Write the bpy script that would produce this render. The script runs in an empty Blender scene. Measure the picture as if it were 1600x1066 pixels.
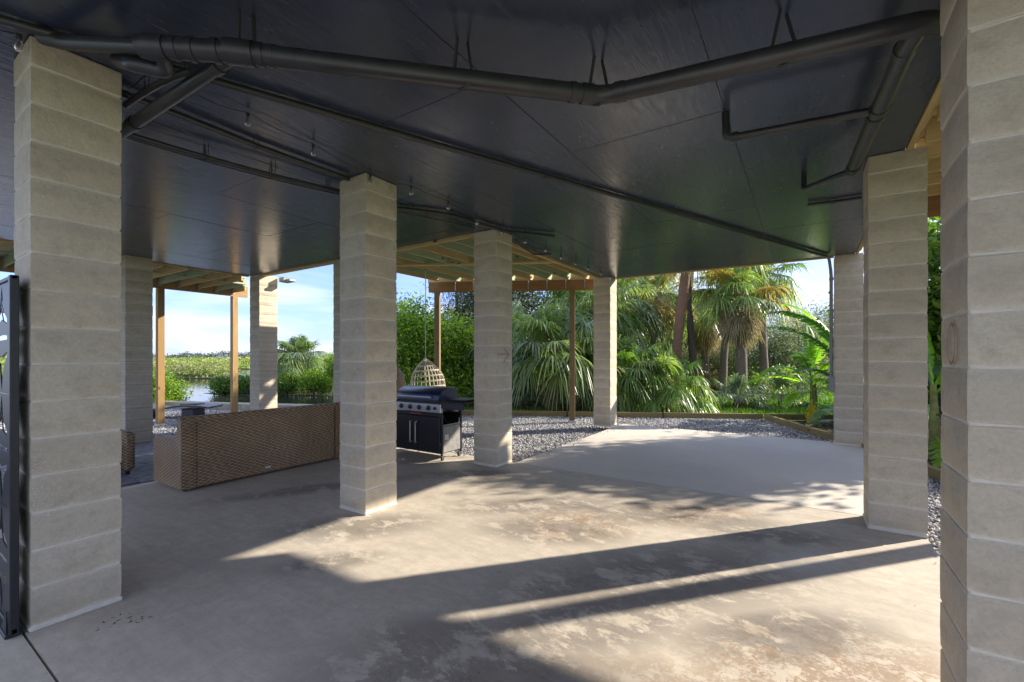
import bpy, math, random
import numpy as np
from mathutils import Vector, Matrix

random.seed(7)
R = math.radians
SC = bpy.context.scene
COL = SC.collection

# ------------------------------------------------------------------ camera
YAW = R(33.183)
EYE = 1.517
FPX = 699.7
cam_d = bpy.data.cameras.new("camera")
cam = bpy.data.objects.new("camera", cam_d)
COL.objects.link(cam)
cam.location = (0, 0, EYE)
cam.rotation_euler = (R(90), 0, YAW)
cam_d.sensor_width = 36
cam_d.lens = FPX / 1600 * 36
cam_d.shift_y = 26.1 / 1600
cam_d.clip_start = 0.05
cam_d.clip_end = 8000
SC.camera = cam

# ------------------------------------------------------------------ sky, sun, exposure
SUN_EL, SUN_AZ = R(26), R(40.7)          # azimuth clockwise from +Y
world = bpy.data.worlds.new("World")
SC.world = world
world.use_nodes = True
wn, wl = world.node_tree.nodes, world.node_tree.links
wn.clear()
w_out = wn.new("ShaderNodeOutputWorld")
w_bg = wn.new("ShaderNodeBackground")
w_bg.inputs[1].default_value = 0.093
sky = wn.new("ShaderNodeTexSky")
sky.sky_type = 'NISHITA'
sky.sun_disc = False
sky.sun_elevation = SUN_EL
sky.sun_rotation = SUN_AZ
sky.air_density = 1.0
sky.dust_density = 0.6
sky.ozone_density = 2.0
tc = wn.new("ShaderNodeTexCoord")
sep = wn.new("ShaderNodeSeparateXYZ")
wl.new(tc.outputs["Generated"], sep.inputs[0])
# clouds: direction projected on a plane overhead
def wmath(op, a, b):
    n = wn.new("ShaderNodeMath"); n.operation = op
    for k, v in enumerate((a, b)):
        if v is None: continue
        if isinstance(v, (int, float)): n.inputs[k].default_value = v
        else: wl.new(v, n.inputs[k])
    return n.outputs[0]
zz = wmath('ADD', wmath('ABSOLUTE', sep.outputs[2], None), 0.12)
cx_, cy_ = wmath('DIVIDE', sep.outputs[0], zz), wmath('DIVIDE', sep.outputs[1], zz)
comb = wn.new("ShaderNodeCombineXYZ")
wl.new(cx_, comb.inputs[0]); wl.new(cy_, comb.inputs[1]); comb.inputs[2].default_value = 3.7
cn = wn.new("ShaderNodeTexNoise")
cn.inputs["Scale"].default_value = 0.55
cn.inputs["Detail"].default_value = 7
cn.inputs["Roughness"].default_value = 0.52
cn.inputs["Distortion"].default_value = 0.6
wl.new(comb.outputs[0], cn.inputs["Vector"])
cr = wn.new("ShaderNodeValToRGB")
cr.color_ramp.elements[0].position = 0.40
cr.color_ramp.elements[0].color = (0, 0, 0, 1)
cr.color_ramp.elements[1].position = 0.66
cr.color_ramp.elements[1].color = (0.85, 0.85, 0.85, 1)
wl.new(cn.outputs[0], cr.inputs[0])
mixw = wn.new("ShaderNodeMixRGB")
wl.new(cr.outputs[0], mixw.inputs[0])
skyg = wn.new("ShaderNodeMixRGB"); skyg.blend_type = 'MULTIPLY'; skyg.inputs[0].default_value = 1
skyg.inputs[2].default_value = (0.86, 1.0, 1.22, 1)
wl.new(sky.outputs[0], skyg.inputs[1])
gam = wn.new("ShaderNodeGamma"); gam.inputs[1].default_value = 0.6
wl.new(skyg.outputs[0], gam.inputs[0])
scl = wn.new("ShaderNodeMixRGB"); scl.blend_type = 'MULTIPLY'; scl.inputs[0].default_value = 1
scl.inputs[2].default_value = (0.66, 0.74, 1.12, 1)
wl.new(gam.outputs[0], scl.inputs[1])
wl.new(scl.outputs[0], mixw.inputs[1])
mixw.inputs[2].default_value = (2.7, 2.75, 2.8, 1)
wl.new(mixw.outputs[0], w_bg.inputs[0])
wl.new(w_bg.outputs[0], w_out.inputs[0])

sd = bpy.data.lights.new("sun", 'SUN')
sd.energy = 2.0
sd.angle = R(0.7)
sd.color = (1.0, 0.9, 0.76)
sun = bpy.data.objects.new("sun", sd)
COL.objects.link(sun)
to_sun = Vector((math.sin(SUN_AZ) * math.cos(SUN_EL), math.cos(SUN_AZ) * math.cos(SUN_EL), math.sin(SUN_EL)))
sun.rotation_euler = to_sun.to_track_quat('Z', 'Y').to_euler()
sun.location = (6, 8, 12)

SC.view_settings.view_transform = 'Standard'
SC.view_settings.look = 'None'
SC.view_settings.exposure = 2.45
SC.view_settings.gamma = 1
SC.view_settings.use_curve_mapping = False
SC.render.engine = 'CYCLES'
SC.cycles.max_bounces = 10
SC.cycles.diffuse_bounces = 6
SC.cycles.glossy_bounces = 4
SC.cycles.transmission_bounces = 6
SC.cycles.transparent_max_bounces = 6
SC.cycles.use_denoising = True
SC.cycles.sample_clamp_indirect = 8

# ------------------------------------------------------------------ surveying: a pixel of the 1600 px wide photograph at a height -> place
def at(px, py, h=0.0):
    Z = FPX * (EYE - h) / (py - 559.1)
    X = (px - 800) / FPX * Z
    return (X * math.cos(YAW) - Z * math.sin(YAW), X * math.sin(YAW) + Z * math.cos(YAW))
def far(px, Z):
    X = (px - 800) / FPX * Z
    return (X * math.cos(YAW) - Z * math.sin(YAW), X * math.sin(YAW) + Z * math.cos(YAW))
def hgt(py, Z):
    return EYE - (py - 559.1) * Z / FPX

# ------------------------------------------------------------------ mesh builder
class MB:
    def __init__(s): s.v = []; s.f = []; s.m = []; s.cm = 0
    def add(s, vs, fs):
        n = len(s.v); s.v += [tuple(p) for p in vs]
        s.f += [tuple(i + n for i in f) for f in fs]; s.m += [s.cm] * len(fs)
    def box(s, x0, x1, y0, y1, z0, z1, M=None):
        vs = [(x, y, z) for z in (z0, z1) for y in (y0, y1) for x in (x0, x1)]
        if M is not None: vs = [M @ Vector(p) for p in vs]
        s.add(vs, [(0, 2, 3, 1), (4, 5, 7, 6), (0, 1, 5, 4), (2, 6, 7, 3), (0, 4, 6, 2), (1, 3, 7, 5)])
        return s
    def cbox(s, x0, x1, y0, y1, z0, z1, c=0.004, M=None):
        """box with chamfered edges"""
        lo, hi = (x0, y0, z0), (x1, y1, z1); vs = []; idx = {}
        for sx in (0, 1):
            for sy in (0, 1):
                for sz in (0, 1):
                    for ax in range(3):
                        p = []
                        for k, sg in enumerate((sx, sy, sz)):
                            b = (lo, hi)[sg][k]
                            p.append(b if k == ax else b + (c if sg == 0 else -c))
                        idx[(sx, sy, sz, ax)] = len(vs); vs.append(p)
        fs = []
        for ax in range(3):
            o1, o2 = [k for k in range(3) if k != ax]
            for sg in (0, 1):
                q = []
                for a, b in ((0, 0), (1, 0), (1, 1), (0, 1)):
                    key = [0, 0, 0]; key[ax] = sg; key[o1] = a; key[o2] = b
                    q.append(idx[tuple(key) + (ax,)])
                fs.append(q)
            for a in (0, 1):
                for b in (0, 1):
                    k0 = [0, 0, 0]; k1 = [0, 0, 0]; k0[o1] = k1[o1] = a; k0[o2] = k1[o2] = b; k1[ax] = 1
                    fs.append([idx[tuple(k0) + (o1,)], idx[tuple(k1) + (o1,)], idx[tuple(k1) + (o2,)], idx[tuple(k0) + (o2,)]])
        for sx in (0, 1):
            for sy in (0, 1):
                for sz in (0, 1):
                    fs.append([idx[(sx, sy, sz, a)] for a in range(3)])
        if M is not None: vs = [M @ Vector(p) for p in vs]
        s.add(vs, fs); return s
    def tube(s, pts, r, n=10, cap=True):
        pts = [Vector(p) for p in pts]; rings = []
        k = len(pts); up = None
        for i, p in enumerate(pts):
            d = (pts[min(i + 1, k - 1)] - pts[max(i - 1, 0)])
            if d.length < 1e-9: d = Vector((0, 0, 1))
            d.normalize()
            if up is None:
                up = Vector((0, 0, 1)) if abs(d.z) < 0.9 else Vector((1, 0, 0))
            a = d.cross(up)
            if a.length < 1e-6: a = d.cross(Vector((0, 1, 0)))
            a.normalize(); b = a.cross(d).normalized(); up = b
            rr = r[i] if isinstance(r, (list, tuple)) else r
            rings.append([p + a * math.cos(t) * rr + b * math.sin(t) * rr for t in [2 * math.pi * j / n for j in range(n)]])
        vs = [q for ring in rings for q in ring]; fs = []
        for i in range(k - 1):
            for j in range(n):
                fs.append((i * n + j, i * n + (j + 1) % n, (i + 1) * n + (j + 1) % n, (i + 1) * n + j))
        if cap:
            fs.append(tuple(range(n))[::-1]); fs.append(tuple((k - 1) * n + j for j in range(n)))
        s.add(vs, fs); return s
    def lathe(s, prof, n=16, M=None, c=(0, 0, 0)):
        vs = []; fs = []
        for r_, z_ in prof:
            for j in range(n):
                t = 2 * math.pi * j / n
                p = Vector((r_ * math.cos(t), r_ * math.sin(t), z_))
                if M is not None: p = M @ p
                vs.append(p + Vector(c))
        for i in range(len(prof) - 1):
            for j in range(n):
                fs.append((i * n + j, i * n + (j + 1) % n, (i + 1) * n + (j + 1) % n, (i + 1) * n + j))
        fs.append(tuple(range(n))[::-1]); fs.append(tuple((len(prof) - 1) * n + j for j in range(n)))
        s.add(vs, fs); return s
    def prism(s, poly, z0, z1):
        n = len(poly)
        s.add([(x, y, z0) for x, y in poly] + [(x, y, z1) for x, y in poly],
              [tuple(range(n))[::-1], tuple(range(n, 2 * n))] + [(i, (i + 1) % n, n + (i + 1) % n, n + i) for i in range(n)])
        return s
    def mesh(s, name, mats, smooth=False, off=(0, 0, 0)):
        me = bpy.data.meshes.new(name)
        me.from_pydata([(x - off[0], y - off[1], z - off[2]) for x, y, z in s.v], [], s.f)
        for m in (mats if isinstance(mats, (list, tuple)) else [mats]): me.materials.append(m)
        if any(s.m): me.polygons.foreach_set("material_index", s.m)
        if smooth:
            me.polygons.foreach_set("use_smooth", [True] * len(me.polygons))
            try: me.set_sharp_from_angle(angle=R(40))
            except Exception: pass
        me.update(); return me

WORLD = {}
def tag(o, label=None, cat=None, group=None, kind=None):
    if label: o['label'] = label
    if cat: o['category'] = cat
    if group: o['group'] = group
    if kind: o['kind'] = kind
    return o
def thing(name, loc, label, cat, group=None, rz=0.0):
    o = bpy.data.objects.new(name, None); COL.objects.link(o)
    o.location = loc; o.rotation_euler = (0, 0, rz); o.empty_display_size = 0.2
    WORLD[o.name] = Vector(loc)
    return tag(o, label, cat, group)
def link(name, me, parent=None, loc=(0, 0, 0), rot=None, scale=None):
    o = bpy.data.objects.new(name, me); COL.objects.link(o)
    o.location = loc
    if rot is not None: o.rotation_euler = rot
    if scale is not None: o.scale = scale if isinstance(scale, (tuple, list)) else (scale,) * 3
    if parent is not None: o.parent = parent
    WORLD[o.name] = (WORLD[parent.name] if parent is not None else Vector((0, 0, 0))) + Vector(loc)
    return o
def part(name, mb, mat, parent, smooth=False):
    """mb is in world coordinates; parent must be unrotated"""
    return link(name, mb.mesh(name, mat, smooth, WORLD[parent.name]), parent)
def lpart(name, mb, mat, parent, smooth=False, loc=(0, 0, 0), rot=None):
    """mb in the parent's own coordinates"""
    return link(name, mb.mesh(name, mat, smooth), parent, loc, rot)
def solo(name, mb, mat, label, cat, group=None, smooth=False, base=None):
    off = base or (0, 0, 0)
    o = link(name, mb.mesh(name, mat, smooth, off), None, off)
    return tag(o, label, cat, group)
def struct(name, mb, mat, smooth=False, parent=None):
    o = link(name, mb.mesh(name, mat, smooth), parent)
    if parent is None: o['kind'] = 'structure'
    return o
def copy_tree(o, parent=None):
    c = o.copy(); COL.objects.link(c); c.parent = parent
    for ch in o.children: copy_tree(ch, c)
    return c

# ------------------------------------------------------------------ materials
def new_mat(name):
    m = bpy.data.materials.new(name); m.use_nodes = True
    nt = m.node_tree; nt.nodes.clear()
    out = nt.nodes.new("ShaderNodeOutputMaterial")
    b = nt.nodes.new("ShaderNodeBsdfPrincipled")
    nt.links.new(b.outputs[0], out.inputs[0])
    return m, nt, b, out
def N(nt, t, **kw):
    n = nt.nodes.new(t)
    for k, v in kw.items():
        if hasattr(n, k): setattr(n, k, v)
    return n
def setin(nt, n, key, v):
    if hasattr(v, 'is_output') or isinstance(v, bpy.types.NodeSocket): nt.links.new(v, n.inputs[key])
    else: n.inputs[key].default_value = v
def coords(nt, scale=(1, 1, 1), kind="Object", rot=(0, 0, 0)):
    t = nt.nodes.new("ShaderNodeTexCoord"); mp = nt.nodes.new("ShaderNodeMapping")
    mp.inputs["Scale"].default_value = scale; mp.inputs["Rotation"].default_value = rot
    nt.links.new(t.outputs[kind], mp.inputs[0]); return mp.outputs[0]
def world_coords(nt, scale=(1, 1, 1), rot=(0, 0, 0)):
    g = nt.nodes.new("ShaderNodeNewGeometry"); mp = nt.nodes.new("ShaderNodeMapping")
    mp.inputs["Scale"].default_value = scale; mp.inputs["Rotation"].default_value = rot
    nt.links.new(g.outputs["Position"], mp.inputs[0]); return mp.outputs[0]
def noise(nt, vec, scale, detail=5, rough=0.55, dist=0.0):
    n = nt.nodes.new("ShaderNodeTexNoise")
    n.inputs["Scale"].default_value = scale; n.inputs["Detail"].default_value = detail
    n.inputs["Roughness"].default_value = rough; n.inputs["Distortion"].default_value = dist
    nt.links.new(vec, n.inputs["Vector"]); return n.outputs["Fac"]
def ramp(nt, fac, stops):
    n = nt.nodes.new("ShaderNodeValToRGB"); e = n.color_ramp.elements
    while len(e) < len(stops): e.new(0.5)
    for el, (p, c) in zip(e, stops):
        el.position = p; el.color = (c, c, c, 1) if isinstance(c, (int, float)) else tuple(c) + (1,)
    nt.links.new(fac, n.inputs[0]); return n.outputs[0]
def mix(nt, fac, a, b, mode='MIX'):
    n = nt.nodes.new("ShaderNodeMixRGB"); n.blend_type = mode
    for k, v in ((0, fac), (1, a), (2, b)):
        if isinstance(v, bpy.types.NodeSocket): nt.links.new(v, n.inputs[k])
        else: n.inputs[k].default_value = v if k == 0 or len(v) == 4 else tuple(v) + (1,)
    return n.outputs[0]
def mth(nt, op, a, b=0.0, c=None):
    n = nt.nodes.new("ShaderNodeMath"); n.operation = op
    for k, v in enumerate((a, b) if c is None else (a, b, c)):
        if isinstance(v, bpy.types.NodeSocket): nt.links.new(v, n.inputs[k])
        else: n.inputs[k].default_value = v
    return n.outputs[0]
def bump(nt, bsdf, h, strength=0.3, dist=0.01, prev=None):
    n = nt.nodes.new("ShaderNodeBump"); n.inputs["Strength"].default_value = strength
    n.inputs["Distance"].default_value = dist
    nt.links.new(h, n.inputs["Height"])
    if prev is not None: nt.links.new(prev, n.inputs["Normal"])
    nt.links.new(n.outputs[0], bsdf.inputs["Normal"]); return n.outputs[0]
def objrand(nt):
    return nt.nodes.new("ShaderNodeObjectInfo").outputs["Random"]

def simple(name, col, rough=0.6, metal=0.0, nscale=20, var=0.15, bs=0.1, bd=0.002, spec=0.5, coat=0.0):
    m, nt, b, o = new_mat(name)
    v = coords(nt)
    n = noise(nt, v, nscale)
    c1 = tuple(x * (1 - var) for x in col); c2 = tuple(min(1, x * (1 + var)) for x in col)
    nt.links.new(ramp(nt, n, [(0.3, c1), (0.7, c2)]), b.inputs["Base Color"])
    b.inputs["Roughness"].default_value = rough; b.inputs["Metallic"].default_value = metal
    b.inputs["Specular IOR Level"].default_value = spec
    if coat: b.inputs["Coat Weight"].default_value = coat
    if bs: bump(nt, b, n, bs, bd)
    return m

def m_block():
    m, nt, b, o = new_mat("painted_block")
    g = world_coords(nt); rnd = objrand(nt)
    n1 = noise(nt, g, 2.2, 4); n2 = noise(nt, g, 38, 6, 0.65); n3 = noise(nt, g, 12, 8, 0.72, 0.1)
    base = ramp(nt, n1, [(0.3, (0.55, 0.475, 0.35)), (0.7, (0.64, 0.565, 0.435))])
    base = mix(nt, mth(nt, 'MULTIPLY', rnd, 0.3), base, (0.42, 0.37, 0.30))
    base = mix(nt, ramp(nt, n3, [(0.5, 0.0), (0.8, 0.6)]), base, (0.30, 0.265, 0.21))
    pits = ramp(nt, noise(nt, g, 120, 3, 0.7), [(0.66, 0.0), (0.74, 0.6)])
    base = mix(nt, pits, base, (0.20, 0.18, 0.15))
    # small chips and scabs
    ch = ramp(nt, noise(nt, g, 16, 5, 0.75), [(0.71, 0.0), (0.75, 0.75)])
    base = mix(nt, ch, base, (0.13, 0.11, 0.09))
    sz = N(nt, "ShaderNodeSeparateXYZ"); nt.links.new(g, sz.inputs[0])
    low = mth(nt, 'MULTIPLY', ramp(nt, mth(nt, 'ADD', sz.outputs[2], mth(nt, 'MULTIPLY', n3, 0.12)), [(0.04, 1.0), (0.19, 0.0)]), 0.6)
    base = mix(nt, low, base, (0.40, 0.33, 0.2))
    fr = mth(nt, 'FRACT', mth(nt, 'DIVIDE', mth(nt, 'ADD', sz.outputs[2], mth(nt, 'ADD', mth(nt, 'MULTIPLY', n3, .05), -.055)), .207))
    jd = mth(nt, 'ABSOLUTE', mth(nt, 'SUBTRACT', fr, 0.5))
    sm = mth(nt, 'MULTIPLY', ramp(nt, jd, [(0.39, 0.0), (0.485, 1.0)]), ramp(nt, noise(nt, g, 5, 4, 0.6), [(0.35, 0.4), (0.65, 1.0)]))
    base = mix(nt, sm, base, (0.67, 0.61, 0.50))
    dk_ = mth(nt, 'MULTIPLY', ramp(nt, jd, [(0.2, 1.0), (0.34, 0.0)]), ramp(nt, noise(nt, world_coords(nt, (1, 1, 1.3)), 6, 8, 0.75, .1), [(0.48, 0.0), (0.68, 0.5)]))
    base = mix(nt, dk_, base, (0.31, 0.27, 0.205))
    base = mix(nt, ramp(nt, noise(nt, g, 60, 6, 0.75), [(0.42, 0.0), (0.62, 0.35)]), base, (0.38, 0.34, 0.27))
    nt.links.new(base, b.inputs["Base Color"])
    b.inputs["Roughness"].default_value = 0.88; b.inputs["Specular IOR Level"].default_value = 0.25
    p = bump(nt, b, n2, 0.5, 0.006)
    p = bump(nt, b, sm, 0.5, 0.008, p)
    bump(nt, b, n3, 0.5, 0.02, p)
    return m
def m_mortar():
    m, nt, b, o = new_mat("mortar")
    g = world_coords(nt)
    n = noise(nt, g, 30, 5)
    nt.links.new(ramp(nt, n, [(0.3, (0.60, 0.55, 0.45)), (0.7, (0.70, 0.65, 0.55))]), b.inputs["Base Color"])
    b.inputs["Roughness"].default_value = 0.9
    bump(nt, b, n, 0.5, 0.006); return m

def m_concrete(new_slab=False):
    m, nt, b, o = new_mat("new_concrete" if new_slab else "old_concrete")
    g = world_coords(nt)
    sp = N(nt, "ShaderNodeSeparateXYZ"); nt.links.new(g, sp.inputs[0])
    n1 = noise(nt, g, 0.7, 5, 0.5); n2 = noise(nt, g, 5, 7, 0.62, 0.5); n3 = noise(nt, g, 60, 4, 0.6)
    sw = noise(nt, world_coords(nt, (1.0, 3.2, 1), (0, 0, R(28))), 1.6, 7, 0.7, 0.4)
    if new_slab:
        base = ramp(nt, n1, [(0.3, (0.56, 0.52, 0.45)), (0.7, (0.64, 0.60, 0.52))])
        base = mix(nt, ramp(nt, n2, [(0.5, 0.0), (0.8, 0.35)]), base, (0.43, 0.40, 0.36))
        nt.links.new(base, b.inputs["Base Color"]); b.inputs["Roughness"].default_value = 0.75
        bump(nt, b, n3, 0.12, 0.003); return m
    base = ramp(nt, n1, [(0.32, (0.53, 0.47, 0.38)), (0.68, (0.65, 0.58, 0.47))])
    base = mix(nt, ramp(nt, sw, [(0.42, 0.0), (0.7, 0.5)]), base, (0.40, 0.35, 0.29))
    base = mix(nt, ramp(nt, noise(nt, world_coords(nt, (1, 2.0, 1), (0, 0, R(35))), 1.1, 8, 0.72, 0.3), [(0.55, 0.0), (0.72, 0.5)]), base, (0.60, 0.56, 0.49))
    def blob(cx, cy, rx, ry, ang, soft=0.55):
        mp = N(nt, "ShaderNodeMapping"); mp.vector_type = 'TEXTURE'
        mp.inputs["Location"].default_value = (cx, cy, 0); mp.inputs["Rotation"].default_value = (0, 0, R(ang))
        mp.inputs["Scale"].default_value = (rx, ry, 1); nt.links.new(g, mp.inputs[0])
        s2 = N(nt, "ShaderNodeSeparateXYZ"); nt.links.new(mp.outputs[0], s2.inputs[0])
        d = mth(nt, 'SQRT', mth(nt, 'ADD', mth(nt, 'MULTIPLY', s2.outputs[0], s2.outputs[0]), mth(nt, 'MULTIPLY', s2.outputs[1], s2.outputs[1])))
        return ramp(nt, d, [(1 - soft, 1.0), (1.0, 0.0)])
    def field(bl):
        acc = bl[0]
        for x in bl[1:]: acc = mth(nt, 'MAXIMUM', acc, x)
        return acc
    # brown rusty wear near the camera on the right
    rust = field([blob(-0.35, 1.75, 1.35, 0.75, 35), blob(0.1, 2.6, 0.9, 0.55, 40), blob(-1.75, 3.75, 0.7, 0.5, 30), blob(-.9, 4.6, 0.8, 0.4, 40)])
    nr = noise(nt, g, 7, 10, 0.8, 0.15); nr2 = noise(nt, g, 26, 6, 0.7)
    rm = mth(nt, 'MULTIPLY', rust, ramp(nt, nr, [(0.455, 0.0), (0.495, 0.9)]))
    base = mix(nt, rm, base, mix(nt, nr2, (0.22, 0.13, 0.065), (0.34, 0.22, 0.12)))
    spall = mth(nt, 'MULTIPLY', rust, ramp(nt, noise(nt, g, 14, 7, 0.75, 0.3), [(0.53, 0.0), (0.57, 0.7)]))
    base = mix(nt, spall, base, (0.56, 0.5, 0.41))
    # damp dark patches
    damp = field([blob(-1.3, 1.65, 1.0, 0.62, 30), blob(-0.8, 3.1, 1.6, 0.6, 48), blob(-.1, 2.9, .8, .3, 40), blob(-1.05, 2.35, 0.9, 0.35, 45), blob(-1.6, 1.8, .6, .35, 30),
                  blob(-3.4, 2.6, 0.9, 0.4, 45), blob(-2.95, 2.05, 0.5, 0.2, 50), blob(-4.7, 3.2, 1.5, 0.25, 60), blob(-2.3, 4.0, 1.2, 0.35, 40),
                  blob(-0.2, 4.4, 0.7, 0.25, 30), blob(-3.6, 4.6, 0.8, 0.35, 30), blob(-1.9, 3.45, 0.8, 0.4, 20), blob(-1.2, 4.45, .9, .45, 35), blob(-.5, 4.5, .6, .3, 40), blob(-1.5, 0.9, 0.7, 0.4, 10)])
    nd = noise(nt, world_coords(nt, (1, 1.6, 1), (0, 0, R(40))), 3.2, 10, 0.78, 0.2)
    dm = mth(nt, 'MULTIPLY', damp, ramp(nt, nd, [(0.43, 0.0), (0.495, 0.72)]))
    base = mix(nt, dm, base, (0.13, 0.115, 0.10))
    fm = noise(nt, g, 11, 10, 0.82)
    base = mix(nt, ramp(nt, fm, [(0.47, 0.0), (0.56, 0.32)]), base, (0.36, 0.32, 0.26))
    # fine speckle and little spots everywhere
    spk = ramp(nt, noise(nt, g, 34, 3, 0.5), [(0.71, 0.0), (0.735, 0.6)])
    base = mix(nt, spk, base, (0.12, 0.10, 0.085))
    spw = ramp(nt, noise(nt, world_coords(nt, (1, 1, 1), (0, 0, 1.1)), 41, 2, 0.5), [(0.735, 0.0), (0.75, 0.7)])
    base = mix(nt, spw, base, (0.62, 0.59, 0.54))
    base = mix(nt, ramp(nt, n2, [(0.35, 0.25), (0.65, 0.0)]), base, (0.33, 0.29, 0.24))
    cv = N(nt, "ShaderNodeTexVoronoi"); cv.feature = 'DISTANCE_TO_EDGE'; cv.inputs["Scale"].default_value = 0.42
    cvv = N(nt, "ShaderNodeVectorMath"); cvv.operation = 'ADD'; cn_ = N(nt, "ShaderNodeTexNoise"); cn_.inputs["Scale"].default_value = 2.2; cn_.inputs["Detail"].default_value = 6
    nt.links.new(g, cn_.inputs["Vector"]); nt.links.new(g, cvv.inputs[0]); nt.links.new(cn_.outputs["Color"], cvv.inputs[1]); nt.links.new(cvv.outputs[0], cv.inputs["Vector"])
    crk = mth(nt, 'MULTIPLY', ramp(nt, cv.outputs["Distance"], [(0.0, 1.0), (0.0022, 0.0)]), ramp(nt, noise(nt, g, .8, 2), [(0.5, 0.0), (0.56, 0.55)]))
    tro = noise(nt, world_coords(nt, (1, 7, 1), (0, 0, R(24))), 2.4, 8, 0.75, 0.5)
    base = mix(nt, ramp(nt, tro, [(0.48, 0.0), (0.62, 0.28)]), base, (0.36, 0.31, 0.245))
    nt.links.new(base, b.inputs["Base Color"])
    # wet sheen
    wet = field([blob(-0.03, 3.95, 0.65, 0.32, 50, 0.8), blob(-0.05, 2.95, 0.5, 0.3, 40, 0.8), blob(-1.6, 1.5, 1.3, 0.6, 30, 0.8), blob(-3.2, 2.4, 0.8, 0.35, 45, 0.8)])
    wm = mth(nt, 'MULTIPLY', wet, ramp(nt, nd, [(0.38, 0.15), (0.6, 1.0)]))
    rr = mth(nt, 'SUBTRACT', mth(nt, 'ADD', 0.5, mth(nt, 'MULTIPLY', n2, 0.3)), mth(nt, 'MULTIPLY', wm, 0.42))
    nt.links.new(rr, b.inputs["Roughness"])
    p = bump(nt, b, n3, 0.12, 0.002)
    bump(nt, b, n2, 0.10, 0.01, p)
    return m

def m_ply():
    m, nt, b, o = new_mat("black_painted_plywood")
    g = world_coords(nt)
    gr = noise(nt, world_coords(nt, (4.5, .8, 1)), 4, 5, 0.6, 1.8)
    gr2 = noise(nt, world_coords(nt, (2.0, 0.35, 1)), 14, 4, 0.65, 2.5)
    n = noise(nt, g, 1.3, 4)
    base = ramp(nt, n, [(0.3, (0.034, 0.043, 0.070)), (0.7, (0.052, 0.064, 0.100))])
    chk = ramp(nt, gr2, [(0.66, 0.0), (0.72, 0.8)])
    base = mix(nt, chk, base, (0.01, 0.01, 0.012))
    nt.links.new(base, b.inputs["Base Color"])
    b.inputs["Specular IOR Level"].default_value = 0.8
    nt.links.new(ramp(nt, gr, [(0.3, 0.13), (0.75, 0.30)]), b.inputs["Roughness"])
    p = bump(nt, b, gr, 0.24, 0.008)
    p = bump(nt, b, chk, -0.35, 0.002, p)
    bump(nt, b, noise(nt, g, 4, 3), 0.08, 0.02, p)
    return m

def m_wood(name, axis, c1, c2, knot=True):
    m, nt, b, o = new_mat(name)
    sc = [14, 14, 14]; sc[axis] = 0.9
    v = coords(nt, tuple(sc)); rnd = objrand(nt)
    addv = N(nt, "ShaderNodeVectorMath"); addv.operation = 'ADD'
    cb = N(nt, "ShaderNodeCombineXYZ")
    for k in range(3): nt.links.new(mth(nt, 'MULTIPLY', rnd, 37.0 + 11 * k), cb.inputs[k])
    nt.links.new(v, addv.inputs[0]); nt.links.new(cb.outputs[0], addv.inputs[1])
    gsc = addv.outputs[0]
    n = noise(nt, gsc, 2.0, 6, 0.6, 1.2)
    base = ramp(nt, n, [(0.25, c1), (0.75, c2)])
    base = mix(nt, mth(nt, 'MULTIPLY', rnd, 0.4), base, tuple(x * 0.75 for x in c1))
    if knot:
        sk = [3.2, 3.2, 3.2]; sk[axis] = 1.6
        vo = N(nt, "ShaderNodeTexVoronoi"); vo.inputs["Scale"].default_value = 1.6
        av2 = N(nt, "ShaderNodeVectorMath"); av2.operation = 'ADD'
        nt.links.new(coords(nt, tuple(sk)), av2.inputs[0]); nt.links.new(cb.outputs[0], av2.inputs[1])
        nt.links.new(av2.outputs[0], vo.inputs["Vector"])
        kn = ramp(nt, vo.outputs["Distance"], [(0.07, 1.0), (0.14, 0.0)])
        base = mix(nt, kn, base, (0.12, 0.055, 0.025))
    nt.links.new(base, b.inputs["Base Color"]); b.inputs["Roughness"].default_value = 0.75
    b.inputs["Specular IOR Level"].default_value = 0.25
    bump(nt, b, n, 0.25, 0.003); return m

def m_leaf(name, dark, mid, light, trans=0.35, rough=0.5, spec=0.4):
    m, nt, b, out = new_mat(name)
    a = N(nt, "ShaderNodeAttribute"); a.attribute_name = "tint"
    c = ramp(nt, a.outputs["Fac"], [(0.05, dark), (0.5, mid), (0.95, light)])
    nt.links.new(c, b.inputs["Base Color"]); b.inputs["Roughness"].default_value = rough
    b.inputs["Specular IOR Level"].default_value = spec
    tr = N(nt, "ShaderNodeBsdfTranslucent")
    nt.links.new(mix(nt, 1.0, c, (1.5, 1.6, 0.6), 'MULTIPLY'), tr.inputs[0])
    ms = N(nt, "ShaderNodeMixShader"); ms.inputs[0].default_value = trans
    nt.links.new(b.outputs[0], ms.inputs[1]); nt.links.new(tr.outputs[0], ms.inputs[2])
    nt.links.new(ms.outputs[0], out.inputs[0]); return m

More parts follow.
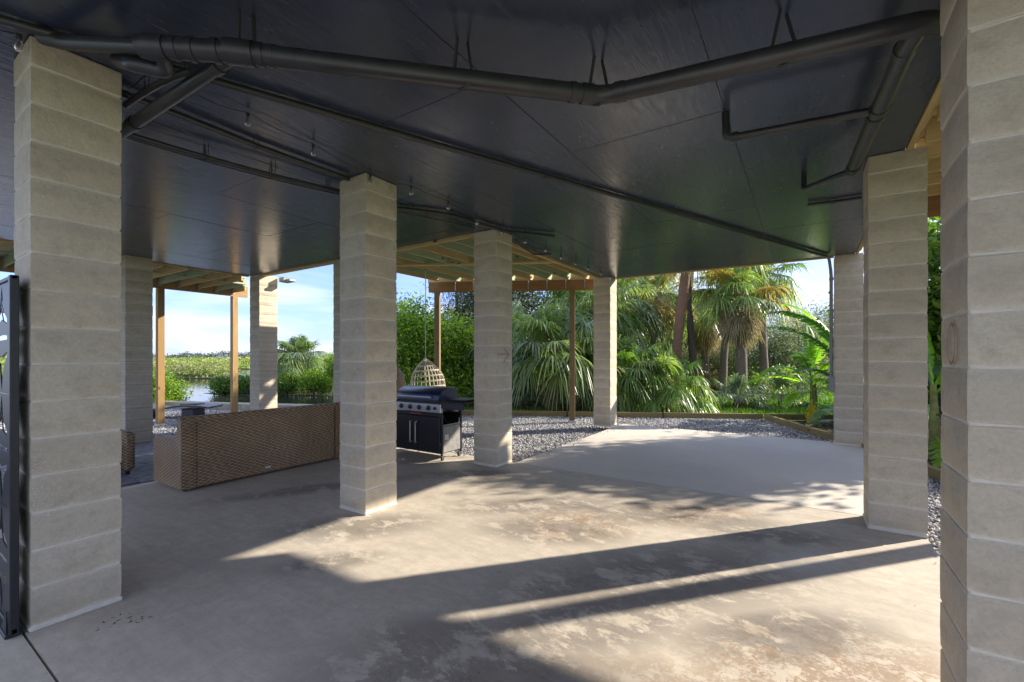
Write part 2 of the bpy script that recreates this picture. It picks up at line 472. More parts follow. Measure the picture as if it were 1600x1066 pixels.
def m_wicker(name, c1, c2, dark):
    m, nt, b, o = new_mat(name)
    # weave runs over both wall directions: u = x + y, v = z
    t = N(nt, "ShaderNodeTexCoord"); sp = N(nt, "ShaderNodeSeparateXYZ"); nt.links.new(t.outputs["Object"], sp.inputs[0])
    u = mth(nt, 'ADD', sp.outputs[0], sp.outputs[1])
    geo = N(nt, "ShaderNodeNewGeometry"); sn = N(nt, "ShaderNodeSeparateXYZ"); nt.links.new(geo.outputs["Normal"], sn.inputs[0])
    upf = mth(nt, 'GREATER_THAN', mth(nt, 'ABSOLUTE', sn.outputs[2]), 0.7)
    v = mth(nt, 'ADD', mth(nt, 'MULTIPLY', sp.outputs[2], mth(nt, 'SUBTRACT', 1.0, upf)), mth(nt, 'MULTIPLY', sp.outputs[0], upf))
    u = mth(nt, 'ADD', mth(nt, 'MULTIPLY', u, mth(nt, 'SUBTRACT', 1.0, upf)), mth(nt, 'MULTIPLY', sp.outputs[1], upf))
    cb = N(nt, "ShaderNodeCombineXYZ"); nt.links.new(u, cb.inputs[0]); nt.links.new(v, cb.inputs[1])
    RH, ST = 0.019, 0.085
    rv = mth(nt, 'DIVIDE', v, RH); row = mth(nt, 'FLOOR', rv); fv = mth(nt, 'FRACT', rv)
    wave = mth(nt, 'ADD', 0.5, mth(nt, 'MULTIPLY', 0.5, mth(nt, 'SINE', mth(nt, 'ADD', mth(nt, 'MULTIPLY', u, 2 * math.pi / ST), mth(nt, 'ADD', mth(nt, 'MULTIPLY', row, math.pi), mth(nt, 'MULTIPLY', noise(nt, coords(nt, (1, 1, 22)), 2.2, 3), 5.0))))))
    prof = mth(nt, 'POWER', mth(nt, 'ABSOLUTE', mth(nt, 'SINE', mth(nt, 'MULTIPLY', fv, math.pi))), 0.6)
    hh = mth(nt, 'MULTIPLY', prof, mth(nt, 'ADD', 0.25, mth(nt, 'MULTIPLY', wave, 0.75)))
    n = noise(nt, coords(nt, (6, 6, 60)), 5, 4); n2 = noise(nt, coords(nt), 2.5, 4)
    c = ramp(nt, hh, [(0.12, dark), (0.45, c2), (0.9, c1)])  # strand highlights and the shade between strands are painted into this colour
    c = mix(nt, ramp(nt, n, [(0.35, 0.0), (0.7, 0.6)]), c, tuple(x * 0.45 for x in c1))
    c = mix(nt, ramp(nt, n2, [(0.4, 0.0), (0.7, 0.3)]), c, dark)
    nt.links.new(c, b.inputs["Base Color"]); b.inputs["Roughness"].default_value = 0.42
    bump(nt, b, hh, 0.9, 0.008); return m

def m_gravel_ground():
    m, nt, b, o = new_mat("gravel_bed"); g = world_coords(nt)
    vo = N(nt, "ShaderNodeTexVoronoi"); vo.inputs["Scale"].default_value = 28; nt.links.new(g, vo.inputs["Vector"])
    sp = N(nt, "ShaderNodeSeparateXYZ"); nt.links.new(vo.outputs["Color"], sp.inputs[0])
    nt.links.new(ramp(nt, sp.outputs[0], [(0.0, (0.13, 0.13, 0.14)), (0.6, (0.30, 0.30, 0.31)), (1.0, (0.5, 0.49, 0.47))]), b.inputs["Base Color"])
    b.inputs["Roughness"].default_value = 0.9
    inv = mth(nt, 'SUBTRACT', 1.0, vo.outputs["Distance"]); bump(nt, b, inv, 1.0, 0.02); return m
def m_stone():
    m, nt, b, o = new_mat("gravel_stone")
    a = N(nt, "ShaderNodeAttribute"); a.attribute_name = "tint"
    nt.links.new(ramp(nt, a.outputs["Fac"], [(0.0, (0.11, 0.115, 0.13)), (0.35, (0.30, 0.305, 0.32)), (0.75, (0.52, 0.51, 0.50)), (1.0, (0.75, 0.73, 0.69))]), b.inputs["Base Color"])
    b.inputs["Roughness"].default_value = 0.85; return m
def m_ground(name, cols, scale=1.5, bs=0.6):
    m, nt, b, o = new_mat(name); g = world_coords(nt)
    n = noise(nt, g, scale, 8, 0.65, 0.4); n2 = noise(nt, g, scale * 14, 5, 0.7)
    c = ramp(nt, n, [(0.3, cols[0]), (0.52, cols[1]), (0.72, cols[2])])
    c = mix(nt, ramp(nt, n2, [(0.4, 0.0), (0.7, 0.5)]), c, cols[0])
    nt.links.new(c, b.inputs["Base Color"]); b.inputs["Roughness"].default_value = 0.95
    bump(nt, b, n2, bs, 0.05); return m
def m_water():
    m, nt, b, o = new_mat("creek_water"); g = world_coords(nt)
    b.inputs["Base Color"].default_value = (0.035, 0.04, 0.03, 1); b.inputs["Roughness"].default_value = 0.04
    b.inputs["IOR"].default_value = 1.33
    n = noise(nt, world_coords(nt, (1, 1, 1)), 1.6, 5, 0.6, 0.3)
    bump(nt, b, n, 0.25, 0.03); return m
def m_bark(name, c1, c2, sc=(6, 6, 14), bs=0.9):
    m, nt, b, o = new_mat(name); v = coords(nt, sc)
    n = noise(nt, v, 3, 7, 0.7, 0.6)
    nt.links.new(ramp(nt, n, [(0.3, c1), (0.7, c2)]), b.inputs["Base Color"]); b.inputs["Roughness"].default_value = 0.95
    bump(nt, b, n, bs, 0.03); return m
def m_glass():
    m, nt, b, o = new_mat("bulb_glass")
    b.inputs["Base Color"].default_value = (0.6, 0.6, 0.58, 1); b.inputs["Transmission Weight"].default_value = 0.92
    b.inputs["Roughness"].default_value = 0.08; b.inputs["IOR"].default_value = 1.45
    return m

M = {}
M['block'] = m_block(); M['mortar'] = m_mortar()
M['concrete'] = m_concrete(); M['newconcrete'] = m_concrete(True); M['ply'] = m_ply()
TY1, TY2 = (0.46, 0.33, 0.14), (0.68, 0.52, 0.27)
TG1, TG2 = (0.30, 0.37, 0.21), (0.46, 0.52, 0.33)
M['joist_x'] = m_wood("treated_joist_x", 0, TG1, TG2); M['joist_y'] = m_wood("treated_joist_y", 1, TG1, TG2)
M['joisty_x'] = m_wood("yellow_joist_x", 0, TY1, TY2); M['joisty_y'] = m_wood("yellow_joist_y", 1, TY1, TY2)
M['post'] = m_wood("post_wood", 2, (0.27, 0.165, 0.065), (0.44, 0.29, 0.13))
M['postg'] = m_wood("aged_post_wood", 2, (0.17, 0.13, 0.06), (0.29, 0.22, 0.11))
M['beam'] = m_wood("red_beam_wood", 0, (0.24, 0.12, 0.05), (0.40, 0.23, 0.11))
M['beamy'] = m_wood("beam_wood", 1, (0.30, 0.18, 0.075), (0.46, 0.30, 0.14))
M['timber'] = m_wood("edging_timber", 0, (0.19, 0.155, 0.065), (0.33, 0.27, 0.13))
M['pipe'] = simple("black_pipe", (0.028, 0.028, 0.034), 0.32, 0, 8, 0.3, 0.05, 0.001, 0.6)
M['strap'] = simple("black_strap", (0.03, 0.03, 0.034), 0.5)
M['metal_black'] = simple("black_powder_coat", (0.022, 0.022, 0.025), 0.38, 0.1, 30, 0.2, 0.05)
M['lid'] = simple("enamel_lid", (0.016, 0.026, 0.085), 0.34, 0.1, 4, 0.2, 0.0, 0.001, 0.6, 0.1)  # blue of the reflected sky is put into the base colour
M['steel'] = simple("brushed_steel", (0.52, 0.52, 0.53), 0.32, 0.9, 60, 0.08, 0.05)
M['dullsteel'] = simple("dull_steel", (0.32, 0.31, 0.30), 0.5, 0.7, 14, 0.2, 0.05)
M['galv'] = simple("galvanised", (0.48, 0.49, 0.50), 0.45, 0.6, 40, 0.2)
M['grey_pvc'] = simple("grey_conduit", (0.20, 0.205, 0.21), 0.45)
M['wicker'] = m_wicker("brown_wicker", (0.70, 0.48, 0.27), (0.36, 0.23, 0.125), (0.06, 0.035, 0.02))
M['cushion'] = simple("charcoal_cushion", (0.085, 0.08, 0.078), 0.9, 0, 90, 0.25, 0.3)
M['white'] = simple("white_tag", (0.7, 0.69, 0.66), 0.5)
M['macrame'] = simple("macrame_cord", (0.60, 0.54, 0.43), 0.85, 0, 60, 0.2, 0.3)
M['rope'] = simple("white_rope", (0.6, 0.58, 0.5), 0.8)
M['resin'] = simple("dark_resin", (0.045, 0.045, 0.05), 0.4, 0, 20, 0.2)
M['redpaint'] = simple("faded_red_paint", (0.26, 0.13, 0.10), 0.85, 0, 30, 0.25)
M['faintred'] = simple("faint_red_paint", (0.36, 0.17, 0.13), 0.85, 0, 30, 0.3)
M['badge'] = simple("copper_badge", (0.30, 0.09, 0.04), 0.4, 0.5)
M['glass'] = m_glass()
M['filament'] = simple("brass_filament", (0.5, 0.3, 0.12), 0.4, 0.8)
M['seawall'] = simple("seawall_concrete", (0.36, 0.33, 0.25), 0.9, 0, 5, 0.2, 0.3, 0.01)
M['paver'] = simple("grey_paver", (0.20, 0.20, 0.215), 0.7, 0, 9, 0.4, 0.3, 0.004)
M['gravelbed'] = m_gravel_ground(); M['stone'] = m_stone()
M['grass'] = m_ground("lawn", [(0.045, 0.085, 0.015), (0.085, 0.17, 0.025), (0.15, 0.27, 0.045)], 1.2)
M['soil'] = m_ground("mulch_soil", [(0.035, 0.025, 0.018), (0.06, 0.045, 0.035), (0.10, 0.08, 0.06)], 6)
M['mud'] = m_ground("marsh_mud", [(0.05, 0.05, 0.025), (0.09, 0.10, 0.04), (0.14, 0.15, 0.06)], 0.6)
M['water'] = m_water()
M['bark'] = m_bark("bark", (0.05, 0.04, 0.03), (0.14, 0.11, 0.085))
M['palmbark'] = m_bark("palm_bark", (0.10, 0.075, 0.055), (0.30, 0.24, 0.19), (3, 3, 22))
M['redpalmbark'] = m_bark("red_palm_bark", (0.12, 0.06, 0.035), (0.33, 0.19, 0.115), (3, 3, 22))
M['boot'] = m_bark("palm_boot", (0.10, 0.06, 0.04), (0.28, 0.19, 0.13), (5, 5, 9))
M['bananastem'] = simple("banana_stem", (0.22, 0.24, 0.07), 0.6, 0, 7, 0.4)
M['siding'] = simple("house_siding", (0.5, 0.5, 0.48), 0.7)
M['leaf_mangrove'] = m_leaf("mangrove_leaf", (0.035, 0.075, 0.015), (0.10, 0.19, 0.03), (0.22, 0.33, 0.06), 0.42)
M['leaf_bright'] = m_leaf("bright_leaf", (0.045, 0.10, 0.012), (0.15, 0.27, 0.03), (0.38, 0.50, 0.07), 0.5)
M['leaf_dark'] = m_leaf("dark_leaf", (0.018, 0.03, 0.014), (0.04, 0.062, 0.03), (0.085, 0.11, 0.06), 0.25)
M['leaf_olive'] = m_leaf("olive_leaf", (0.08, 0.105, 0.05), (0.18, 0.22, 0.115), (0.33, 0.37, 0.23), 0.3, 0.6)
M['leaf_marsh'] = m_leaf("marsh_leaf", (0.10, 0.15, 0.025), (0.22, 0.30, 0.055), (0.38, 0.40, 0.13), 0.3)
M['leaf_dry'] = m_leaf("dry_shrub_leaf", (0.13, 0.12, 0.06), (0.24, 0.21, 0.13), (0.33, 0.29, 0.2), 0.2)
M['leaf_far'] = m_leaf("far_leaf", (0.05, 0.075, 0.06), (0.08, 0.11, 0.085), (0.12, 0.15, 0.11), 0.1)
M['frond'] = m_leaf("sabal_frond", (0.08, 0.14, 0.04), (0.18, 0.27, 0.09), (0.38, 0.46, 0.22), 0.4, 0.38, 0.6)
M['frond_blue'] = m_leaf("bluish_frond", (0.07, 0.12, 0.07), (0.16, 0.23, 0.14), (0.30, 0.37, 0.26), 0.25, 0.42, 0.6)
M['frond_bright'] = m_leaf("bright_frond", (0.05, 0.11, 0.015), (0.12, 0.24, 0.03), (0.22, 0.36, 0.06), 0.4, 0.38, 0.6)
M['frond_dead'] = m_leaf("dead_frond", (0.15, 0.10, 0.06), (0.34, 0.26, 0.17), (0.55, 0.46, 0.34), 0.25, 0.7, 0.2)
M['frond_yellow'] = m_leaf("yellowing_frond", (0.16, 0.13, 0.03), (0.36, 0.27, 0.07), (0.5, 0.4, 0.15), 0.35, 0.55, 0.3)
M['banana'] = m_leaf("banana_leaf", (0.08, 0.19, 0.015), (0.20, 0.40, 0.03), (0.38, 0.58, 0.07), 0.5, 0.35, 0.6)
M['banana_dark'] = m_leaf("dark_banana_leaf", (0.035, 0.09, 0.025), (0.08, 0.17, 0.05), (0.15, 0.27, 0.09), 0.3, 0.35, 0.7)
M['banana_yellow'] = m_leaf("yellow_banana_leaf", (0.3, 0.25, 0.02), (0.55, 0.45, 0.03), (0.65, 0.55, 0.08), 0.4, 0.5)
M['grassblade'] = m_leaf("grass_blade", (0.04, 0.10, 0.012), (0.10, 0.22, 0.025), (0.22, 0.36, 0.05), 0.35)

# ================================================================== THE SETTING
H = 3.3
# --- ground sheets
def polysheet(name, poly, z, mat, smooth=False):
    mb = MB(); mb.add([(x, y, z) for x, y in poly], [tuple(range(len(poly)))])
    return struct(name, mb, mat)
wat = MB(); wat.add([(-3500, -3000, -0.7), (3000, -3000, -0.7), (3000, 4500, -0.7), (-3500, 4500, -0.7)], [(0, 1, 2, 3)])
struct("water", wat, M['water'])
land = [(-60, -60), (-45, -14), (-30, 1.2), (-15.3, 6.6), (-9.7, 8.8), (-12.5, 10.6), (-19, 17), (-30, 30), (-60, 75), (-200, 270),
        (-200, 2500), (2500, 2500), (2500, -2500), (-60, -2500)]
mb = MB(); mb.prism(land, -1.4, -0.14)
struct("ground", mb, M['grass'])

# timber-edged gravel yard
T0, T1, T2, T3, T4 = at(803, 650, -.08), at(1192, 655, -.08), at(1303, 690, -.08), at(1455, 747, -.08), (3.0, 3.0)
dT = Vector((T1[0] - T0[0], T1[1] - T0[1])).normalized()
TL = (T0[0] - dT.x * 3.6, T0[1] - dT.y * 3.6)            # towards the seawall
gpoly = [(-30, -8), (-30, 1.2), (-15.3, 6.6), (-9.75, 8.75), T1, T2, T3, (3.0, 3.0), (3.0, -8)]
mb = MB(); mb.add([(x, y, -0.10) for x, y in gpoly], [tuple(range(len(gpoly)))])
gravel_bed = struct("gravel_ground", mb, M['gravelbed'])
mb = MB(); mb.add([(T1[0], T1[1], -0.118), (T2[0], T2[1], -0.118), (T3[0], T3[1], -0.118), (3.0, 3.0, -0.118), (6, 3, -0.118), (6, 12.5, -0.118), (2.2, 15.3, -0.118)], [tuple(range(7))])
struct("planting_bed", mb, M['soil'])

# --- slabs
SX0 = -6.55
def slab(name, poly, mat, z0=-0.14, z1=0.0):
    mb = MB(); mb.prism(poly, z0, z1); return struct(name, mb, mat)
slab("concrete_slab_main", [(SX0, 0.597), (0.86, 0.597), (0.86, 5.44), (-3.6, 5.44), (-3.6, 5.46), (SX0, 5.46)], M['concrete'])
slab("concrete_slab_near", [(SX0, -18), (4.5, -18), (4.5, -1.2), (0.86, -1.2), (0.86, 0.585), (SX0, 0.585)], M['concrete'])  # pale stretch behind the camera is unseen, added to bounce light inside
slab("concrete_slab_front", [(-3.5, 5.452), (0.86, 5.452), (0.86, 9.95), (-3.5, 9.95)], M['newconcrete'])
mb = MB(); mb.cbox(SX0 - .13, SX0 - .004, -3.6, 3.1, -.1, .004, .006)
struct("slab_edge_strip", mb, M['newconcrete'])

# --- pavers beyond the slab
pav = MB(); pav.box(-10.2, -6.69, -3.5, 3.3, -0.13, -0.03)
pstruct = struct("paved_patio", pav, M['soil'])
pm = [MB().cbox(0, .395, 0, .195, 0, .035, .004).mesh("paver", M['paver']), MB().cbox(0, .295, 0, .195, 0, .035, .005).mesh("paver", M['paver'])]
rp = random.Random(3)
y = 0.9
while y < 3.2:
    x = -6.7 - rp.random() * 0.2
    while x > -10.1:
        k = rp.randint(0, 1); w = (.4, .3)[k]
        link("paver", pm[k], pstruct, (x - w, y, -0.032 + rp.uniform(-.002, .002)))
        x -= w
    y += 0.2

# --- ceiling: plywood sheets hung as parts
mb = MB(); mb.box(-10.15, 0.72, -.65, 5.06, H + .014, H + .30); mb.box(-3.8, 0.72, 5.062, 9.7, H + .014, H + .30)
ceiling = struct("ceiling", mb, M['siding'])
xs = [0.72, -0.48, -1.70, -2.92, -3.8, -4.14, -5.36, -6.58, -7.80, -9.02, -10.0]
def sheet(x0, x1, y0, y1):
    if x1 - x0 < .05 or y1 - y0 < .05: return
    g = 0.0022
    mb = MB(); mb.cbox(g, x1 - x0 - g, g, y1 - y0 - g, 0, .012, .002)
    o = link("plywood_panel", mb.mesh("plywood_panel", M['ply']), ceiling, (x0, y0, H + rp.uniform(-.0012, .0012)))
cols = [0.72, -0.48, -1.70, -2.92, -4.14, -5.36, -6.58, -7.80, -9.02, -10.15]
for i in range(len(cols) - 1):
    x1, x0 = cols[i], cols[i + 1]
    ys = [-.65]; s = -.12 + (1.22 if i % 2 else 0)
    while s < 9.7: ys.append(s); s += 2.44
    ys.append(9.7)
    for a, b in zip(ys[:-1], ys[1:]):
        def clip(xa, xb, ya, yb):
            if xb > -3.8:
                if xa < -3.8:
                    clip(xa, -3.8, ya, yb); clip(-3.8, xb, ya, yb); return
                sheet(xa, xb, ya, min(yb, 9.7))
            elif ya < 5.06: sheet(xa, xb, ya, min(yb, 5.06))
        clip(x0, x1, a, b)
# edge trims under the rim (lumber parts of the ceiling)
def trim(x0, x1, y0, y1, z0, z1, mat):
    cx, cy = (x0 + x1) / 2, (y0 + y1) / 2
    mb = MB(); mb.cbox(x0 - cx, x1 - cx, y0 - cy, y1 - cy, z0 - H, z1 - H, .003)
    link("trim_board", mb.mesh("trim_board", mat), ceiling, (cx, cy, H))
trim(-7.2, -3.97, 5.075, 5.115, H - .045, H + .25, M['joisty_x'])
trim(-10.15, -7.2, 5.08, 5.2, H - .03, H + .3, M['joisty_x'])
trim(-3.845, -3.805, 5.46, 9.38, H - .04, H + .25, M['joisty_y'])
trim(-3.885, -3.847, 5.46, 9.38, H + .0, H + .25, M['joisty_y'])
trim(-3.55, .43, 9.702, 9.742, H - .022, H + .28, M['joisty_x'])
for a, b in ((-.65, 2.28), (2.75, 5.04), (5.46, 9.6)):
    trim(.722, .762, a, b, H - .02, H + .25, M['joisty_y'])
    trim(.764, .80, a, b, H + .03, H + .25, M['joisty_y'])
trim(-10.19, -10.152, -.65, 5.04, H - .02, H + .25, M['joisty_y'])

# ================================================================== PILLARS
CW = .397; CO = .207
def block_mesh(w, seed, half=False):
    """one concrete block course: slightly bulged, uneven, chamfered"""
    rr = random.Random(seed); n = 3; h = .1985
    prof = [(0.0, -.004), (.006, 0), (h * .5, .0010), (h - .006, 0), (h, -.004)]
    vs = []; fs = []
    per = []
    for k in range(4):
        for j in range(n): per.append((k, j / n))
    for (z, o) in prof:
        for (k, t) in per:
            c = -.5 + t; e = .5 + o / w
            cor = 0.004 if t == 0 else 0
            p = {0: (c * 1, -e), 1: (e, c), 2: (-c, e), 3: (-e, -c)}[k]
            q = (p[0] * w, p[1] * w)
            if t == 0:
                q = (math.copysign(w / 2 + o - .003, q[0]), math.copysign(w / 2 + o - .003, q[1]))
            vs.append((q[0] + rr.uniform(-.0007, .0007), q[1] + rr.uniform(-.0007, .0007), z + rr.uniform(-.0015, .0015)))
    m = len(per)
    for i in range(len(prof) - 1):
        for j in range(m):
            fs.append((i * m + j, i * m + (j + 1) % m, (i + 1) * m + (j + 1) % m, (i + 1) * m + j))
    fs.append(tuple(range(m))[::-1]); fs.append(tuple((len(prof) - 1) * m + j for j in range(m)))
    me = bpy.data.meshes.new("block"); me.from_pydata(vs, [], fs); me.materials.append(M['block'])
    me.polygons.foreach_set("use_smooth", [True] * len(me.polygons)); me.set_sharp_from_angle(angle=R(35)); return me
BM = [block_mesh(CW, s) for s in range(6)]
mbm = MB(); mbm.cbox(-CW / 2 + .0062, CW / 2 - .0062, -CW / 2 + .0062, CW / 2 - .0062, 0, 3.3, .006)
MORT = mbm.mesh("mortar_core", M['mortar'])
topm = MB(); topm.cbox(-CW / 2, CW / 2, -CW / 2, CW / 2, 0, .148, .005); TOPB = topm.mesh("block", M['block'])
ftm = MB(); ftm.cbox(-CW / 2 - .004, CW / 2 + .004, -CW / 2 - .004, CW / 2 + .004, 0, .03, .008); FOOT = ftm.mesh("footing", M['mortar'])
def pillar(x0, y0, label, z0=0.0):
    cx, cy = x0 + CW / 2, y0 + CW / 2
    t = thing("block_pillar", (cx, cy, z0), label, "pillar", "concrete block pillars carrying the house")
    link("mortar_core", MORT, t, (0, 0, 0.001), scale=(1, 1, (H - z0 - .002) / 3.3))
    link("footing", FOOT, t, (0, 0, 0))
    rr = random.Random(int(x0 * 100 + y0 * 7))
    z = .0315 + 0.0042
    while z + z0 < 3.1:
        k = rr.randint(0, 5)
        link("block", BM[k], t, (rr.uniform(-.002, .002), rr.uniform(-.002, .002), z), (0, 0, rr.randint(0, 3) * math.pi / 2 + rr.uniform(-.004, .004)))
        z += CO
    link("block", TOPB, t, (0, 0, z), scale=(1, 1, max(.02, (H - z0 - z - .004)) / .148))
    return t
P1 = pillar(-3.968, .611, "tall block pillar at left edge, nearest the camera, with white crystals low on it")
P2 = pillar(-3.927, 2.827, "block pillar standing at the right end of the wicker sofa")
P3 = pillar(-3.953, 5.047, "block pillar right of the gas grill with faded red arrow")
P4 = pillar(-3.961, 9.386, "slim far block pillar with sunlit right side beyond the front slab")
P5 = pillar(.50, 2.30, "large block pillar at the right frame edge with red painted oval")
P6 = pillar(.468, 5.048, "block pillar casting the wide shadow on the floor, second from the right")
P7 = pillar(.435, 9.60, "far block pillar with the grey conduit running down its left side")
P8 = pillar(-10.27, 2.83, "shaded block pillar behind the armchair at left", -.05)
P9 = pillar(-10.147, 5.05, "far left block pillar with sunlit patches, beside the lounger", -.08)
P10 = pillar(-7.2, 5.05, "block pillar mostly hidden behind the pillar at the sofa end", -.08)

# painted marks (flat print a hair proud of the block)
def ring_mark(parent, wx, y, z, ry, rz, w, mat):
    mb = MB(); n = 40; vs = []; fs = []
    for j in range(n):
        t = 2 * math.pi * j / n; q = 1 + .03 * math.sin(3 * t)
        for rr in (1 - w / rz, 1):
            vs.append((wx, y + ry * rr * q * math.cos(t), z + rz * (rr if rr == 1 else 1 - w / rz) * math.sin(t)))
    for j in range(n): a = 2 * j; c = (2 * j + 2) % (2 * n); fs.append((a, a + 1, c + 1, c))
    mb.add(vs, fs); part("painted_oval", mb, mat, parent)
ring_mark(P5, .4925, 2.475, 1.573, .055, .085, .010, M['faintred'])
mb = MB()
def stroke(mb, a, b, w, x):
    a = Vector((x, a[0], a[1])); b = Vector((x, b[0], b[1])); d = (b - a).normalized(); p = Vector((0, -d.z, d.y)) * w
    mb.add([a - p, a + p, b + p, b - p], [(0, 1, 2, 3)])
stroke(mb, (5.06, 1.565), (5.345, 1.565), .006, -3.5485); stroke(mb, (5.345, 1.565), (5.22, 1.645), .006, -3.5482); stroke(mb, (5.345, 1.565), (5.22, 1.46), .006, -3.5479)
part("painted_arrow", mb, M['faintred'], P3)
# white crystals on the near pillar
mb = MB(); rr = random.Random(5)
for i in range(170):
    yy = .618 + abs(rr.gauss(0, .055)); zz = rr.gauss(.72, .11) + (yy - .6) * .5
    if yy > .98 or zz < .3: continue
    s = rr.uniform(.0012, .0034); x = -3.568
    mb.add([(x, yy - s, zz), (x, yy, zz - s), (x, yy + s, zz), (x, yy, zz + s), (x + s * 1.2, yy, zz)], [(0, 1, 4), (1, 2, 4), (2, 3, 4), (3, 0, 4)])
o = part("salt_crystals", mb, M['white'], P1); o['kind'] = 'stuff'

# ================================================================== PIPES
def arc(p0, p1, p2, r, n=7):
    """rounded corner at p1"""
    p0, p1, p2 = Vector(p0), Vector(p1), Vector(p2)
    a = (p0 - p1).normalized(); b = (p2 - p1).normalized()
    s = p1 + a * r; e = p1 + b * r
    return [s * (1 - t) ** 2 + p1 * 2 * t * (1 - t) + e * t * t for t in [k / (n - 1) for k in range(n)]]
def route(pts, r):
    out = [Vector(pts[0])]
    for i in range(1, len(pts) - 1): out += arc(pts[i - 1], pts[i], pts[i + 1], r)
    out.append(Vector(pts[-1])); return out
def P3d(px, py, h): x, y = at(px, py, h); return (x, y, h)
def collar(t, p, d, r, L=.05):
    d = Vector(d).normalized(); p = Vector(p)
    mb = MB(); mb.tube([p - d * L / 2, p + d * L / 2], r, 18); part("coupling", mb, M['pipe'], t, True)
def strap_(t, p, r):
    p = Vector(p); mb = MB()
    mb.tube([(p.x - .012, p.y - .03, H), (p.x - r - .005, p.y - .01, p.z + .01), (p.x - r * .7, p.y, p.z - r * .75), (p.x, p.y, p.z - r - .005), (p.x + r * .7, p.y, p.z - r * .75), (p.x + r + .005, p.y + .01, p.z + .01), (p.x + .012, p.y + .03, H)], .009, 6)
    part("strap", mb, M['strap'], t, True)

wye = Vector(P3d(372, 82, 3.09)); midp = Vector(P3d(942, 150, 3.08)); rgt = Vector((.47, 2.80, 3.08)); elb = Vector(P3d(235, 74, 3.09))
t = thing("drain_pipe", tuple(midp), "thick black drain pipe with a kink, slung across the whole ceiling", "pipe")
lft = Vector(P3d(98, 66, 3.235))
mb = MB(); mb.tube(route([elb - (wye - elb).normalized() * .05, wye, midp, rgt, rgt + Vector((.25, .30, 0.06))], .08), .052, 20)
part("pipe_run", mb, M['pipe'], t, True)
mb = MB(); mb.tube(route([elb + (wye - elb) * .1, elb, lft, lft + Vector((-.10, -.06, .03))], .04), .038, 18); part("pipe_run", mb, M['pipe'], t, True)
dd = (midp - wye).normalized()
de = (wye - elb).normalized()
for s_, rr_ in ((.11, .058), (.16, .055)): collar(t, wye + dd * s_, dd, rr_, .03)
for s_, rr_ in ((-.10, .058), (-.22, .058), (-.30, .056)): collar(t, wye + de * s_, de, rr_, .03)
collar(t, wye + de * .01, dd, .0615, .13); collar(t, midp - dd * .10, dd, .058, .07); collar(t, midp + (rgt - midp).normalized() * .10, rgt - midp, .058, .06)
collar(t, midp - dd * .19, dd, .0585, .03); collar(t, elb + de * .03, de, .060, .10)
mb = MB(); brb = Vector(P3d(195, 203, 3.05)); brd = (brb - wye).normalized(); mb.tube([wye, brb, brb + brd * .5], .036, 18)
part("branch_pipe", mb, M['pipe'], t, True)
collar(t, wye + brd * .2, brd, .043, .06); collar(t, wye + (brb - wye) * .9, brd, .043, .05)
mb = MB(); e2 = Vector(P3d(205, 100, 3.06)); mb.tube(route([elb + Vector((.02, .03, 0)), elb + Vector((-.06, .1, -.05)), e2, e2 + Vector((-.25, .02, .12))], .05), .038, 16)
part("branch_pipe", mb, M['pipe'], t, True)
for f_ in (0.02, .58, .985): strap_(t, wye + (midp - wye) * f_, .054)
strap_(t, midp + (rgt - midp) * .62, .054)

# second long conduit, diagonal to the far right pillar
t = thing("conduit", (-1.4, 5.4, 3.26), "long thin black conduit crossing the ceiling diagonally and dropping grey beside the far pillar", "conduit")
c0 = Vector((-4.6, -2.2, 3.268)); ca = Vector(P3d(330, 125, 3.268)); ce = Vector((.34, 9.50, 3.268))
ca0 = ca + (ca - ce).normalized() * 1.0
mb = MB(); mb.tube([ca0, ca, ca + (ce - ca) * .5, ce + (ca - ce).normalized() * .1], .024, 14); part("conduit_run", mb, M['pipe'], t, True)
mb = MB(); mb.tube(route([ce + (ca - ce).normalized() * .1, ce + Vector((.01, .02, -.01)), (.375, 9.55, 3.05)], .07) , .024, 14); part("conduit_elbow", mb, M['grey_pvc'], t, True)
mb = MB(); mb.tube([(.375, 9.55, 3.06), (.385, 9.62, 2.95), (.39, 9.66, 1.0)], .026, 14); part("conduit_drop", mb, M['grey_pvc'], t, True)
for z in (2.9, 1.75, 1.25):
    mb = MB(); mb.lathe([(.031, z - .025), (.034, z - .02), (.034, z + .02), (.031, z + .025)], 14, c=(.389, 9.655, 0)); part("coupling", mb, M['grey_pvc'], t, True)
mb = MB(); mb.cbox(.35, .433, 9.59, 9.71, .92, 1.2, .008); part("junction_box", mb, M['grey_pvc'], t)
for f_ in (.3, .52, .74, .93):
    p = ca + (ce - ca) * f_; mb = MB(); mb.tube([(p.x - .045, p.y, H), (p.x - .027, p.y, p.z - .02), (p.x, p.y, p.z - .028), (p.x + .027, p.y, p.z - .02), (p.x + .045, p.y, H)], .004, 6); part("strap", mb, M['strap'], t, True)

